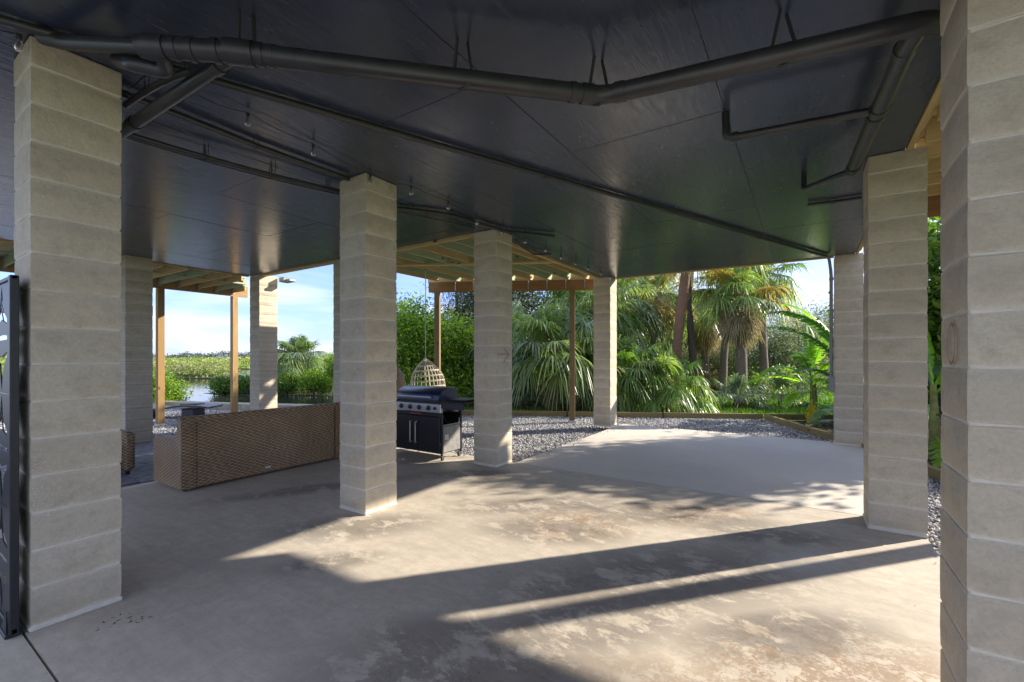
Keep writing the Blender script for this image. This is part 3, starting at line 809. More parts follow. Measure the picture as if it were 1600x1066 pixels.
def cable(label, pts, r, name="cable", cat="cable", n=8, ends=None):
    t = thing(name, tuple(pts[0]), label, cat)
    mb = MB(); mb.tube(pts, r, n); part("cable_run" if r < .014 else "pipe_run", mb, M['pipe'], t, True)
    k = max(1, len(pts) // 3)
    for i in range(k, len(pts) - 1, k):
        p = Vector(pts[i]); mb = MB(); mb.tube([(p.x - r - .02, p.y, H), (p.x - r, p.y, p.z - r), (p.x + r, p.y, p.z - r), (p.x + r + .02, p.y, H)], .004, 5); part("strap", mb, M['strap'], t)
    return t
def bez(a, b, sag=0.0, side=0.0, n=14):
    a, b = Vector(a), Vector(b); out = []
    for k in range(n):
        u = k / (n - 1); p = a.lerp(b, u); p.z -= sag * 4 * u * (1 - u); p.x += side * 4 * u * (1 - u); out.append(p)
    return out
cable("pair of dark pipes under the ceiling leading to the sofa-end pillar, upper one", [Vector(P3d(255, 170, 3.262)) + Vector((-.02, -.6, 0)), Vector(P3d(255, 170, 3.262)), Vector(P3d(400, 228, 3.262)), Vector(P3d(545, 280, 3.262))], .022, "conduit", "pipe", 12)
cable("thick black cable bundle sagging left of the sofa-end pillar", bez(P3d(195, 208, 3.24), P3d(532, 299, 3.24), .03, 0.02), .020, "cable_bundle")
cable("thin black wire beside the cable bundle on the ceiling", bez(P3d(195, 214, 3.24), P3d(532, 304, 3.24), .015, -.03), .007)
cable("short curved black pipe with open end near the grill-side pillar", route([P3d(600, 322, 3.265), P3d(625, 326, 3.265), P3d(700, 335, 3.262), P3d(790, 362, 3.262), P3d(866, 369, 3.262)], .12), .022, "conduit", "pipe", 12)
cable("thin wire bowing under the ceiling right of the sofa-end pillar", bez(P3d(622, 331, 3.28), P3d(742, 356, 3.28), .01, 0.05), .008)
cable("black cable curling over the top of the grill-side pillar", [P3d(806, 375, 3.27), P3d(815, 385, 3.24), P3d(833, 397, 3.25), P3d(848, 398, 3.25), P3d(862, 396, 3.27)], .014)
cable("thin curved pipes hidden behind the near left drain branch", bez(P3d(196, 165, 3.2), P3d(300, 112, 3.2), -.02, .05), .02, "conduit", "pipe")

# right hand drain line
t = thing("drain_pipe", (.35, 4.7, 3.1), "shorter black drain pipe running back to the shadow-casting pillar", "pipe")
a0, a1 = Vector((.43, 2.95, 3.08)), Vector((.33, 4.72, 3.09))
mb = MB(); mb.tube([a0 + Vector((.02, -.13, .0)), a0, a1], .047, 20); part("pipe_run", mb, M['pipe'], t, True)
for yy in (3.0, 3.62, 3.72, 4.62): collar(t, (a0.x + (a1.x - a0.x) * (yy - a0.y) / (a1.y - a0.y), yy, 3.085), (0, 1, 0), .053, .045)
b0 = Vector((.345, 3.67, 3.10)); b1 = Vector(P3d(1135, 217, 3.11))
mb = MB(); mb.tube(route([b0, b0 + Vector((-.14, .0, 0.01)), b1, (b1.x - .005, b1.y, H)], .05), .027, 16); part("branch_pipe", mb, M['pipe'], t, True)
collar(t, b1 + Vector((.06, 0, 0)), (1, 0, 0), .032, .04); collar(t, Vector((.16, 3.665, 3.105)), (1, 0, 0), .032, .04)
g0 = Vector((.33, 4.75, 3.1)); g1 = Vector(P3d(1256, 296, 3.13))
mb = MB(); mb.tube(route([g0, g0 + Vector((-.08, .05, 0)), g1, (g1.x, g1.y + .01, H)], .04), .024, 14); part("branch_pipe", mb, M['pipe'], t, True)
cable("short black pipe stub along the ceiling left of the shadow-casting pillar", [P3d(1262, 320, 3.275), P3d(1300, 316, 3.275), P3d(1346, 309, 3.275)], .018, "conduit", "pipe", 10)

# string lights along x = -3.4
SL = [(-3.42, 1.35), (-3.36, 1.66), (-3.40, 2.2), (-3.50, 2.86), (-3.38, 3.28), (-3.36, 3.83), (-3.45, 4.47), (-3.42, 5.0), (-3.42, 5.58), (-3.42, 6.2), (-3.45, 6.8), (-3.46, 7.4), (-3.46, 7.95), (-3.46, 8.55), (-3.47, 9.1)]
t = thing("string_lights", (-3.4, 1.35, H), "string of small clear bulbs on a black cord along the pillar row", "string lights")
pts = []
for (x0, y0), (x1, y1) in zip(SL[:-1], SL[1:]):
    for k in range(5):
        u = k / 5; pts.append((x0 + (x1 - x0) * u, y0 + (y1 - y0) * u, 3.285 - .018 * 4 * u * (1 - u)))
mb = MB(); mb.tube(pts, .0035, 5); part("cord", mb, M['strap'], t)
sock = MB().lathe([(.006, 0), (.012, -.004), (.013, -.03), (.011, -.034)], 10).mesh("socket", M['strap'], True)
bulbm = MB().lathe([(.010, -.034), (.014, -.045), (.021, -.066), (.022, -.080), (.015, -.093), (.002, -.098)], 12).mesh("bulb", M['glass'], True)
fil = MB().lathe([(.003, -.04), (.005, -.06), (.004, -.08)], 6).mesh("filament", M['filament'])
SL2 = [(x, y, 3.283) for x, y in SL[1:]]
for k, (x, y, z) in enumerate(SL2):
    rel = (x + 3.4, y - 1.35, z - H)
    s = link("socket", sock, t, rel); b = link("bulb", bulbm, s); link("filament", fil, s)
# the bulb hooked on the near pillar's top
t2 = thing("string_light_bulb", (-3.60, .575, 3.29), "single clear bulb at the top of the near left pillar", "light bulb")
s = link("socket", sock, t2); link("bulb", bulbm, t2); link("filament", fil, t2)
mb = MB(); mb.tube(bez((-3.6, .575, 3.288), (-4.4, -1.0, 3.288), .03), .0035, 5); part("cord", mb, M['strap'], t2)

# ================================================================== DECKS
def lumber(t, name, x0, x1, y0, y1, z0, z1, mat, rz=0.0, c=.003):
    cx, cy, cz = (x0 + x1) / 2, (y0 + y1) / 2, (z0 + z1) / 2
    mb = MB(); mb.cbox(x0 - cx, x1 - cx, y0 - cy, y1 - cy, z0 - cz, z1 - cz, c)
    w = WORLD[t.name]
    return link(name, mb.mesh(name, mat), t, (cx - w.x, cy - w.y, cz - w.z), (0, 0, rz))
# front-left deck with its angled beam
ang = math.atan2(1.55, 3.01)
dk = thing("wooden_deck", (-5.5, 7.5, 3.2), "raised green-tinted timber deck on two posts between the grill and the palms", "deck")
BA = Vector((-7.95, 8.42)); BD = Vector((math.cos(ang), math.sin(ang)))
def beam_y(x): return BA.y + (x - BA.x) * math.tan(ang)
rj = random.Random(11)
x = -7.35; k = 0
while x < -3.95:
    y1 = beam_y(x) + .12
    lumber(dk, "joist", x - .019, x + .019, 5.12, y1, 3.45, 3.63, M['joisty_y'] if k % 3 == 1 else M['joist_y'])
    mb = MB(); hx = x; hy = y1
    mb.box(hx - .045, hx - .0205, hy - .175, hy - .171, 3.22, 3.56); mb.box(hx - .045, hx - .021, hy - .171, hy - .10, 3.50, 3.56)
    part("joist_hanger", mb, M['galv'], dk)
    x += .41; k += 1
# blocking between joists (a second diagonal line of battens)
lumber(dk, "rim_joist", -7.79, -7.752, 5.12, 8.45, 3.45, 3.63, M['joisty_y'])
L_ = 4.42
o = lumber(dk, "beam", -L_ / 2, L_ / 2, -.04, .04, -.115, .14, M['beam'], ang)
cxb = BA + BD * (L_ / 2 - .1)
o.location = (cxb.x + 5.5, cxb.y + .04 - 7.5, 3.31 - 3.2)
o = lumber(dk, "rim_joist", -2.25, 2.25, -.019, .019, -.09, .09, M['joisty_x'], ang); o.location = (cxb.x + 5.5 - .1, cxb.y + .17 - 7.5, 3.54 - 3.2)
o = lumber(dk, "brace", -2.2, 2.2, -.045, .045, -.02, .02, M['joisty_x'], ang); o.location = (-6.0 + 5.5, 7.0 - 7.5, 3.425 - 3.2)
yb = 5.14; k = 0
while yb < 11.0:
    xl = -7.8 if yb < 8.4 else BA.x + (yb - BA.y) / math.tan(ang)
    if xl < -4.2: lumber(dk, "deck_board", xl, -3.93, yb, yb + .138, 3.634, 3.66, M['joist_x'] if k % 2 else M['joisty_x'])
    yb += .146; k += 1
for (px, py, bt) in ((683.5, 0, 0), (894, 0, 0)):
    Z = {683.5: 11.42, 894: 11.07}[px]
    X, Y = far(px, Z)
    lumber(dk, "post", X - .068, X + .068, Y - .068, Y + .068, -.02 if px > 800 else -.1, 3.192, M['postg'], ang, .006)
    mb = MB(); Mx = Matrix.Translation((X, Y, 0)) @ Matrix.Rotation(ang, 4, 'Z'); mb.cbox(-.09, .09, -.09, .09, -.12, -.022, .006, Mx); part("post_base", mb, M['galv'], dk)

# left deck with two posts
dk2 = thing("wooden_deck", (-11.4, 2.0, 3.2), "raised timber deck over the gravel at far left with yellow sunlit posts", "deck")
y = -.6; k = 0
def dkx(y): return -10.05 if y < 4.9 else -10.05 - (y - 4.9) * 2.9 / 1.55
while y < 6.3:
    lumber(dk2, "joist", -12.86, dkx(y) - .16, y - .019, y + .019, 3.26, 3.445, M['joisty_x'] if k % 3 else M['joist_x'])
    mb = MB(); mb.box(-12.87, -12.80, y - .03, y + .03, 3.235, 3.245); mb.box(-12.855, -12.80, y - .027, y - .021, 3.24, 3.40); mb.box(-12.855, -12.80, y + .021, y + .027, 3.24, 3.40); part("joist_hanger", mb, M['galv'], dk2)
    y += .41; k += 1
lumber(dk2, "beam", -12.95, -12.875, -.7, 6.35, 3.175, 3.455, M['beamy'])
lumber(dk2, "beam", -12.872, -12.865, 5.9, 6.352, 3.17, 3.46, M['beamy'], 0, .001)
lumber(dk2, "batten", -11.45, -11.41, -.6, 5.6, 3.30, 3.34, M['joist_y'])
y = -.7; k = 0
while y < 6.25:
    lumber(dk2, "deck_board", -13.0, dkx(y + .1) - .16, y, y + .138, 3.449, 3.475, M['joist_x'] if k % 2 else M['joisty_x']); y += .146; k += 1
for yy in (4.36, 6.02, .9):
    lumber(dk2, "post", -12.98, -12.84, yy - .07, yy + .07, -.1, 3.172, M['post'], 0, .006)
    mb = MB(); mb.cbox(-13.0, -12.82, yy - .09, yy + .09, -.12, -.06, .006); part("post_base", mb, M['galv'], dk2)

# right deck
dk3 = thing("wooden_deck", (2.2, 4.0, 3.2), "raised timber deck glimpsed right of the shadow-casting pillar", "deck")
y = -1.2; k = 0
while y < 6.75:
    lumber(dk3, "joist", .805, 4.15, y - .019, y + .019, 3.235, 3.42, M['joisty_x']); y += .4; k += 1
lumber(dk3, "rim_joist", .805, 4.2, 6.78, 6.82, 3.10, 3.42, M['beam'])
lumber(dk3, "beam", 4.155, 4.195, -1.3, 6.775, 3.14, 3.42, M['beamy'])
lumber(dk3, "beam", 1.35, 1.39, -1.3, 6.77, 3.13, 3.232, M['beamy'])
y = -1.3; k = 0
while y < 6.8:
    lumber(dk3, "deck_board", .805, 4.2, y, y + (.138 if y < 6.5 else .25), 3.424, 3.45, M['joisty_x']); y += .146; k += 1
for (xx, yy) in ((2.5, 6.7), (4.15, 6.7)):
    lumber(dk3, "post", xx - .07, xx + .07, yy - .07, yy + .07, -.1, 3.13 if xx > 3 else 3.10, M['post'], 0, .006)
# little grey floodlight on the far left pillar
t = thing("floodlight", (-9.6, 5.55, 3.2), "small grey floodlight beside the top of the far left pillar", "floodlight")
mb = MB(); mb.cbox(-9.72, -9.55, 5.46, 5.52, 3.19, 3.29, .008); part("bracket", mb, M['grey_pvc'], t)
mb = MB(); mb.cbox(-9.75, -9.42, 5.522, 5.68, 3.19, 3.25, .012); part("lamp_head", mb, M['dullsteel'], t)

# ================================================================== EDGING TIMBERS
def edging(a, b, label, z0=-.1, z1=.055, w=.09):
    a, b = Vector(a), Vector(b); d = b - a; L = d.length; an = math.atan2(d.y, d.x)
    c = (a + b) / 2
    t = thing("edging_timber", (c.x, c.y, z0), label, "timber edging", "landscape timbers round the gravel")
    nseg = max(1, round(L / 2.4)); s = L / nseg
    for k in range(nseg):
        mb = MB(); mb.cbox(-s / 2 + .002, s / 2 - .002, -w / 2, w / 2, 0, z1 - z0, .008)
        cc = -L / 2 + s * (k + .5)
        link("timber", mb.mesh("timber", M['timber']), t, (cc * math.cos(an), cc * math.sin(an), 0), (0, 0, an))
    for k in range(1, nseg):
        cc = -L / 2 + s * k
        mb = MB(); mb.cbox(-.012, .012, -w / 2 - .05, -w / 2 - .002, 0, z1 - z0 + .02, .003)
        link("stake", mb.mesh("stake", M['metal_black']), t, (cc * math.cos(an), cc * math.sin(an), 0), (0, 0, an))
    return t
perp = Vector((-dT.y, dT.x)) * .045
edging((TL[0] + perp.x, TL[1] + perp.y), (T1[0] + perp.x, T1[1] + perp.y), "long landscape timber along the far edge of the gravel before the palms")
e5 = Vector(T1) + dT * 2.6 + perp
edging(Vector(T1) + dT * .08 + perp + Vector((0, .02)), e5, "landscape timber behind the banana bed, carrying on from the gravel corner")
d2 = (Vector(T2) - Vector(T1)).normalized(); pr2 = Vector((-d2.y, d2.x)) * .045
edging(Vector(T1) + pr2 + d2 * .06, Vector(T2) + pr2, "diagonal landscape timber between the gravel and the banana bed")
d3 = (Vector(T3) - Vector(T2)).normalized(); pr3 = Vector((-d3.y, d3.x)) * .045
edging(Vector(T2) + pr3, Vector((T3[0] + d3.x * 3.2, T3[1] + d3.y * 3.2)) + pr3, "landscape timber seen in the slot beside the right frame pillar", z1=.06)

# seawall
SW = [(-30, 1.25), (-15.3, 6.65), (-9.72, 8.85)]
sw = thing("seawall", (-15.3, 6.65, -.1), "low pale concrete seawall cap between the gravel and the creek", "seawall")
for a, b in zip(SW[:-1], SW[1:]):
    a, b = Vector(a), Vector(b); d = b - a; L = d.length; an = math.atan2(d.y, d.x); c = (a + b) / 2
    n = max(1, round(L / 3)); s = L / n
    for k in range(n):
        cc = -L / 2 + s * (k + .5)
        mb = MB(); mb.cbox(-s / 2 + .004, s / 2 - .004, -.02, .36, 0, .2, .012)
        link("cap_segment", mb.mesh("cap_segment", M['seawall']), sw, (c.x + cc * math.cos(an) + 15.3, c.y + cc * math.sin(an) - 6.65, 0), (0, 0, an))
    mb = MB(); mb.box(-L / 2, L / 2, .05, .25, -1.3, -.005)
    link("wall_panel", mb.mesh("wall_panel", M['seawall']), sw, (c.x + 15.3, c.y - 6.65, 0), (0, 0, an))

# ================================================================== GRAVEL STONES
def inside(px, py, poly):
    r = np.zeros(len(px), bool); n = len(poly)
    for i in range(n):
        x0, y0 = poly[i]; x1, y1 = poly[(i + 1) % n]
        c = ((y0 > py) != (y1 > py)) & (px < (x1 - x0) * (py - y0) / (y1 - y0 + 1e-12) + x0)
        r ^= c
    return r
def np_mesh(name, V, F, mat, tint=None, smooth=False):
    """V (n,3) float, F (m,k) int with constant k"""
    me = bpy.data.meshes.new(name); n, (m, k) = len(V), F.shape
    me.vertices.add(n); me.vertices.foreach_set("co", V.astype(np.float32).ravel())
    me.loops.add(m * k); me.loops.foreach_set("vertex_index", F.astype(np.int32).ravel())
    me.polygons.add(m); me.polygons.foreach_set("loop_start", np.arange(0, m * k, k, dtype=np.int32))
    if smooth: me.polygons.foreach_set("use_smooth", np.ones(m, bool))
    me.update(calc_edges=True); me.materials.append(mat)
    if tint is not None:
        a = me.attributes.new("tint", 'FLOAT', 'FACE'); a.data.foreach_set("value", tint.astype(np.float32))
    return me
rng = np.random.default_rng(5)
def stones(n, polys, z, smin, smax, excl):
    xs_, ys_ = [], []
    for poly, cnt in polys:
        p = np.array(poly); lo, hi = p.min(0), p.max(0)
        X = rng.uniform(lo[0], hi[0], cnt * 3); Y = rng.uniform(lo[1], hi[1], cnt * 3)
        ok = inside(X, Y, poly)
        for e in excl: ok &= ~inside(X, Y, e)
        X, Y = X[ok][:cnt], Y[ok][:cnt]; xs_.append(X); ys_.append(Y)
    X = np.concatenate(xs_); Y = np.concatenate(ys_); n = len(X)
    base = np.array([(1, 0, 0), (0, 1, 0), (-1, 0, 0), (0, -1, 0), (0, 0, 1), (0, 0, -1)], float)
    S = rng.uniform(smin, smax, (n, 1, 3)) * np.array([1, 1, .7]); Vv = base[None] * S + rng.uniform(-.3, .3, (n, 6, 3)) * S
    a = rng.uniform(0, 6.28, n); c, s = np.cos(a), np.sin(a)
    tl = rng.uniform(-.6, .6, n); ct, st = np.cos(tl), np.sin(tl)
    x, y, zc = Vv[..., 0], Vv[..., 1], Vv[..., 2]
    y, zc = y * ct[:, None] - zc * st[:, None], y * st[:, None] + zc * ct[:, None]
    x, y = x * c[:, None] - y * s[:, None], x * s[:, None] + y * c[:, None]
    Vv = np.stack([x + X[:, None], y + Y[:, None], zc + z + rng.uniform(0, .018, n)[:, None]], -1).reshape(-1, 3)
    Fb = np.array([(0, 1, 4), (1, 2, 4), (2, 3, 4), (3, 0, 4), (1, 0, 5), (2, 1, 5), (3, 2, 5), (0, 3, 5)])
    F = (Fb[None] + (np.arange(n) * 6)[:, None, None]).reshape(-1, 3)
    t = np.repeat(np.clip(rng.normal(.45, .25, n), 0, 1), 8)
    return np_mesh("gravel_stones", Vv, F, M['stone'], t)
slabs_ = [[(SX0 - .14, -3.6), (.87, -3.6), (.87, 5.46), (SX0 - .14, 5.46)], [(-3.51, 5.4), (.87, 5.4), (.87, 9.96), (-3.51, 9.96)]]
gA = [(-9.9, 5.3), (-3.5, 5.3), (-3.5, 9.9), (.9, 9.9), T2, T1, T0, TL]
gB = [(-17, 1.5), (-17, 5.9), (-15.3, 6.55), (-9.75, 8.7), (-9.9, 3.0), (-10.2, 3.0), (-10.2, 1.5)]
gC = [(.87, 1.2), (.87, 9.9), T2, T3, (2.6, 4.2), (2.6, 1.2)]
me = stones(0, [(gA, 27000), (gB, 17000), (gC, 9000), ([(-10.2, 3.3), (-6.7, 3.3), (-6.7, 5.5), (-10.2, 5.5)], 4000)], -.094, .012, .026, slabs_)
me2 = stones(0, [([(-3.56, 5.5), (-3.35, 5.5), (-3.3, 9.9), (-3.56, 9.9)], 90), ([(-3.5, 9.6), (.8, 9.75), (.8, 9.96), (-3.5, 9.96)], 120), ([(.78, 3.2), (.86, 3.2), (.86, 5.0), (.8, 5.0)], 12), ([(-5.8, 5.2), (-4.0, 5.25), (-4.0, 5.46), (-5.8, 5.46)], 50)], .006, .006, .015, [])
tag(link("stray_stones", me2), "stray bits of gravel kicked onto the edges of the slabs", "gravel", kind='stuff')
o = link("gravel", me); tag(o, "loose grey and white crushed gravel around the slabs", "gravel", kind='stuff')

# ================================================================== SOFA, CHAIR
def cushion_box(mb, x0, x1, y0, y1, z0, z1, r=.05):
    mb.cbox(x0, x1, y0, y1, z0, z1, r)
def roundpoly(mb, poly, x0, x1, ax='x'):
    pass
sf = thing("wicker_sofa", (-6.25, 3.2, 0), "long brown wicker sofa seen from behind with charcoal cushions", "sofa")
SXb, SXf, SY0, SY1 = -5.85, -6.63, 2.17, 4.28
def arm_profile(y0, y1, name="arm"):
    # side panel stepped: high at the back, sweeping down to arm height
    prof = [(SXb, .025), (SXb, .80), (SXb - .07, .815), (SXb - .10, .80), (SXb - .115, .70), (SXb - .16, .60), (SXb - .24, .565), (SXb - .5, .575), (SXf + .05, .57), (SXf, .53), (SXf, .025)]
    mb = MB(); n = len(prof); e = .012
    vs = []
    for (yy, s) in ((y0, 1), (y0 + e, 0), (y1 - e, 0), (y1, 1)):
        for (x, z) in prof:
            cx, cz = SXb - .3, .35
            f = .985 if s else 1
            vs.append((cx + (x - cx) * f, yy, cz + (z - cz) * f))
    fs = [tuple(range(n)), tuple(range(3 * n, 4 * n))[::-1]]
    for k in range(3):
        for i in range(n): fs.append((k * n + i, k * n + (i + 1) % n, (k + 1) * n + (i + 1) % n, (k + 1) * n + i))
    mb.add(vs, fs); part(name, mb, M['wicker'], sf)
arm_profile(SY0, SY0 + .14); arm_profile(SY1 - .14, SY1)
mb = MB(); mb.cbox(SXb - .13, SXb + .004, SY0 + .142, SY1 - .142, .025, .80, .02); part("back_panel", mb, M['wicker'], sf)
mb = MB(); mb.cbox(SXf + .01, SXb - .132, SY0 + .142, SY1 - .142, .06, .30, .01); part("seat_frame", mb, M['wicker'], sf)
for k in range(3):
    w = (SY1 - SY0 - .29) / 3; ya = SY0 + .145 + w * k
    mb = MB(); mb.cbox(SXf + .0, SXb - .30, ya + .004, ya + w - .004, .302, .44, .04); part("seat_cushion", mb, M['cushion'], sf, True)
    mb = MB(); Mx = Matrix.Translation((SXb - .22, ya + w / 2, .44)) @ Matrix.Rotation(R(8), 4, 'Y'); mb.cbox(-.085, .085, -w / 2 + .006, w / 2 - .006, 0.0, .37 + .012 * (k % 2), .05, Mx); part("back_cushion", mb, M['cushion'], sf, True)
mb = MB(); mb.tube([(SXb - .045, SY0 + .01, .79), (SXb - .045, SY0 + .05, .80), (SXb - .045, SY1 - .05, .80), (SXb - .045, SY1 - .01, .79)], .048, 14); part("top_rail", mb, M['wicker'], sf, True)
for yy in (SY0 + .135, SY1 - .135):
    mb = MB(); mb.tube([(SXb + .006, yy, .06), (SXb + .012, yy, .4), (SXb + .006, yy, .80)], .009, 8); part("piping", mb, M['wicker'], sf, True)
for xx in (SXb - .06, SXf + .06):
    for yy in (SY0 + .06, SY1 - .06):
        mb = MB(); mb.lathe([(.02, 0.001), (.024, .03)], 10, c=(xx, yy, 0)); part("foot", mb, M['metal_black'], sf)
mb = MB(); mb.cbox(SXb + .005, SXb + .009, 3.10, 3.17, .085, .105, .001); part("tag", mb, M['white'], sf)

ac = thing("wicker_armchair", (-7.7, 1.75, -.0), "brown wicker armchair partly hidden by the near left pillar", "armchair")
for (a, b) in ((2.06, 2.2), (1.3, 1.44)):
    mb = MB(); mb.cbox(-8.15, -7.27, a, b, .05, .56, .045); part("arm", mb, M['wicker'], ac, True)
mb = MB(); mb.cbox(-8.28, -8.152, 1.3, 2.2, .05, .80, .04); part("back_panel", mb, M['wicker'], ac, True)
mb = MB(); mb.cbox(-8.15, -7.3, 1.442, 2.058, .05, .30, .01); part("seat_frame", mb, M['wicker'], ac)
mb = MB(); mb.cbox(-8.0, -7.27, 1.445, 2.055, .302, .44, .04); part("seat_cushion", mb, M['cushion'], ac, True)
mb = MB(); mb.cbox(-8.15, -8.002, 1.45, 2.05, .442, .84, .05); part("back_cushion", mb, M['cushion'], ac, True)
for xx in (-8.2, -7.34):
    for yy in (1.37, 2.13):
        mb = MB(); mb.lathe([(.02, 0.006), (.024, .05)], 10, c=(xx, yy, 0)); part("foot", mb, M['metal_black'], ac)

# ================================================================== LOUNGER
cl = at(276, 652, -.08)
lo = thing("chaise_lounge", (cl[0], cl[1], -.08), "low dark resin chaise lounge with a wavy profile on the gravel", "lounge chair")
A_ = YAW
prof = [(-1.0, .30), (-.8, .33), (-.55, .345), (-.3, .35), (-.1, .33), (.1, .285), (.3, .265), (.5, .29), (.68, .335), (.82, .35), (.95, .33), (1.02, .30)]
def lprofile(mb, prof, th, y0, y1, Mx):
    n = len(prof); vs = []
    for yy in (y0, y1):
        for (x, z) in prof: vs.append(Mx @ Vector((x, yy, z)))
        for (x, z) in prof: vs.append(Mx @ Vector((x, yy, z - th)))
    fs = []
    for i in range(n - 1):
        fs += [(i, i + 1, 2 * n + i + 1, 2 * n + i), (n + i + 1, n + i, 3 * n + i, 3 * n + i + 1), (i + 1, i, n + i, n + i + 1), (2 * n + i, 2 * n + i + 1, 3 * n + i + 1, 3 * n + i)]
    fs += [(0, 2 * n, 3 * n, n), (n - 1, 2 * n - 1, 4 * n - 1, 3 * n - 1)]
    mb.add(vs, fs)
Mx = Matrix.Rotation(A_ + R(4), 4, 'Z')
mb = MB(); lprofile(mb, [(-x, z) for x, z in prof][::-1], .045, -.33, .33, Mx); lpart("deck_shell", mb, M['resin'], lo, True)
for xx in (-.75, .38):
    mb = MB(); mb.cbox(xx - .12, xx + .22, -.24, .24, .0, .25, .03, Mx); lpart("leg_block", mb, M['resin'], lo)
mb = MB(); mb.cbox(.2, .62, -.2, .2, .33, .37, .015, Mx); lpart("head_pad", mb, M['cushion'], lo, True)

# ================================================================== GRILL
gr = thing("gas_grill", (-5.0, 5.15, 0), "black gas barbecue grill with steel control panel and twin door handles", "barbecue grill")
GX0, GX1, GY0, GY1 = -5.52, -4.43, 4.90, 5.37
def gp(name, mat, f, smooth=False):
    mb = MB(); f(mb); return part(name, mb, mat, gr, smooth)
gp("cabinet", M['metal_black'], lambda m: (m.cbox(GX0 + .04, GX1 - .04, GY0 + .025, GY1, .10, .13, .004), m.cbox(GX0, GX0 + .035, GY0 + .012, GY1, .08, .70, .005), m.cbox(GX1 - .035, GX1, GY0 + .012, GY1 - .43, .08, .70, .005), m.cbox(GX1 - .03, GX1, GY1 - .035, GY1, .08, .70, .005), m.cbox(GX0 + .04, GX1 - .06, GY1 - .02, GY1 - .005, .14, .68, .003)))
gp("side_panel", M['dullsteel'], lambda m: m.cbox(GX1 - .018, GX1 - .008, GY0 + .05, GY1 - .04, .12, .50, .002))
gp("front_rail", M['metal_black'], lambda m: m.cbox(GX0 + .036, GX1 - .036, GY0 + .010, GY0 + .03, .645, .70, .004))
gp("badge", M['badge'], lambda m: m.cbox(-5.08, -4.86, GY0 + .005, GY0 + .009, .662, .684, .001))
mid = (GX0 + GX1) / 2
for (a, b, hx) in ((GX0 + .038, mid - .003, mid - .055), (mid + .003, GX1 - .038, mid + .055)):
    mb = MB(); mb.cbox(a, b, GY0, GY0 + .02, .135, .64, .006); d = part("door", mb, M['metal_black'], gr)
    mb = MB(); mb.tube(route([(hx, GY0 - .002, .56), (hx + (.03 if hx > mid else -.0), GY0 - .045, .56), (hx, GY0 - .045, .54), (hx, GY0 - .045, .26), (hx, GY0 - .045, .24), (hx, GY0 - .002, .24)], .012, ), .0105, 10)
    h_ = link("handle", mb.mesh("handle", M['steel'], True, (-5.0, 5.15, 0)), d)
gp("control_panel", M['steel'], lambda m: m.cbox(GX0 - .003, GX1 + .003, GY0 - .03, GY0 + .03, .705, .84, .008))
gp("drip_ledge", M['metal_black'], lambda m: m.cbox(GX0, GX1, GY0 - .02, GY0 + .05, .842, .862, .004))
for kx in (GX0 + .10, GX0 + .29, GX0 + .48, GX0 + .67, GX0 + .86, GX0 + .99):
    Mk = Matrix.Translation((kx, GY0 - .03, .775)) @ Matrix.Rotation(R(90), 4, 'X')
    r_ = .036 if kx < GX0 + .9 else .024
    mb = MB(); mb.lathe([(r_, 0), (r_, .004), (r_ * .85, .006), (r_ * .8, .028), (r_ * .6, .032)], 18, M=Mk)
    k_ = part("knob", mb, M['metal_black'], gr, True)
    mb = MB(); mb.lathe([(r_ * 1.22, 0), (r_ * 1.22, .003), (r_ * 1.05, .004)], 18, M=Mk); link("bezel", mb.mesh("bezel", M['dullsteel'], True, (-5.0, 5.15, 0)), k_)
def firebox(m): m.cbox(GX0 + .10, GX1 - .10, GY0 + .045, GY1 - .01, .70, .89, .01)
gp("firebox", M['metal_black'], firebox)
# lid: curved profile extruded along x
lp = [(GY0 + .03, .885), (GY0 + .03, .955), (GY0 + .05, 1.0), (GY0 + .11, 1.05), (GY0 + .20, 1.085), (GY0 + .31, 1.10), (GY0 + .41, 1.09), (GY0 + .46, 1.05), (GY0 + .48, .96), (GY0 + .48, .885)]
def lidf(m):
    n = len(lp); a, b = GX0 + .08, GX1 - .08; vs = [(x, y, z) for x in (a, a + .02, b - .02, b) for (y, z) in [(GY0 + .255 + (yy - GY0 - .255) * (.94 if x in (a, b) else 1), .885 + (zz - .885) * (.94 if x in (a, b) else 1)) for yy, zz in lp]]
    fs = [tuple(range(n))[::-1], tuple(range(3 * n, 4 * n))]
    for k in range(3):
        for i in range(n): fs.append((k * n + i, k * n + (i + 1) % n, (k + 1) * n + (i + 1) % n, (k + 1) * n + i))
    m.add(vs, fs)
for k_, (a_, b_) in enumerate(lp): lp[k_] = (a_, .885 + (b_ - .885) * .86)
lid = gp("lid", M['lid'], lidf, True)
mb = MB(); mb.tube([(GX0 + .2, GY0 + .032, .93), (GX0 + .2, GY0 - .02, .93), (GX0 + .22, GY0 - .022, .93), (GX1 - .22, GY0 - .022, .93), (GX1 - .2, GY0 - .02, .93), (GX1 - .2, GY0 + .032, .93)], .010, 10)
link("lid_handle", mb.mesh("lid_handle", M['steel'], True, (-5.0, 5.15, 0)), lid)
gp("side_shelf", M['metal_black'], lambda m: (m.cbox(GX1 + .004, GX1 + .44, GY0 - .02, GY1 - .01, .865, .885, .006), m.cbox(GX1 + .004, GX1 + .42, GY0 - .018, GY0 + .002, .775, .864, .004)))
gp("side_burner_cover", M['metal_black'], lambda m: m.cbox(GX1 + .04, GX1 + .40, GY0 + .04, GY1 - .06, .887, .912, .01))
gp("side_shelf", M['metal_black'], lambda m: m.cbox(GX0 - .36, GX0 - .004, GY0 - .02, GY1 - .01, .865, .885, .006))
gp("shelf_bracket", M['metal_black'], lambda m: m.cbox(GX1 - .03, GX1 + .02, GY1 - .06, GY1 - .02, .60, .862, .004))
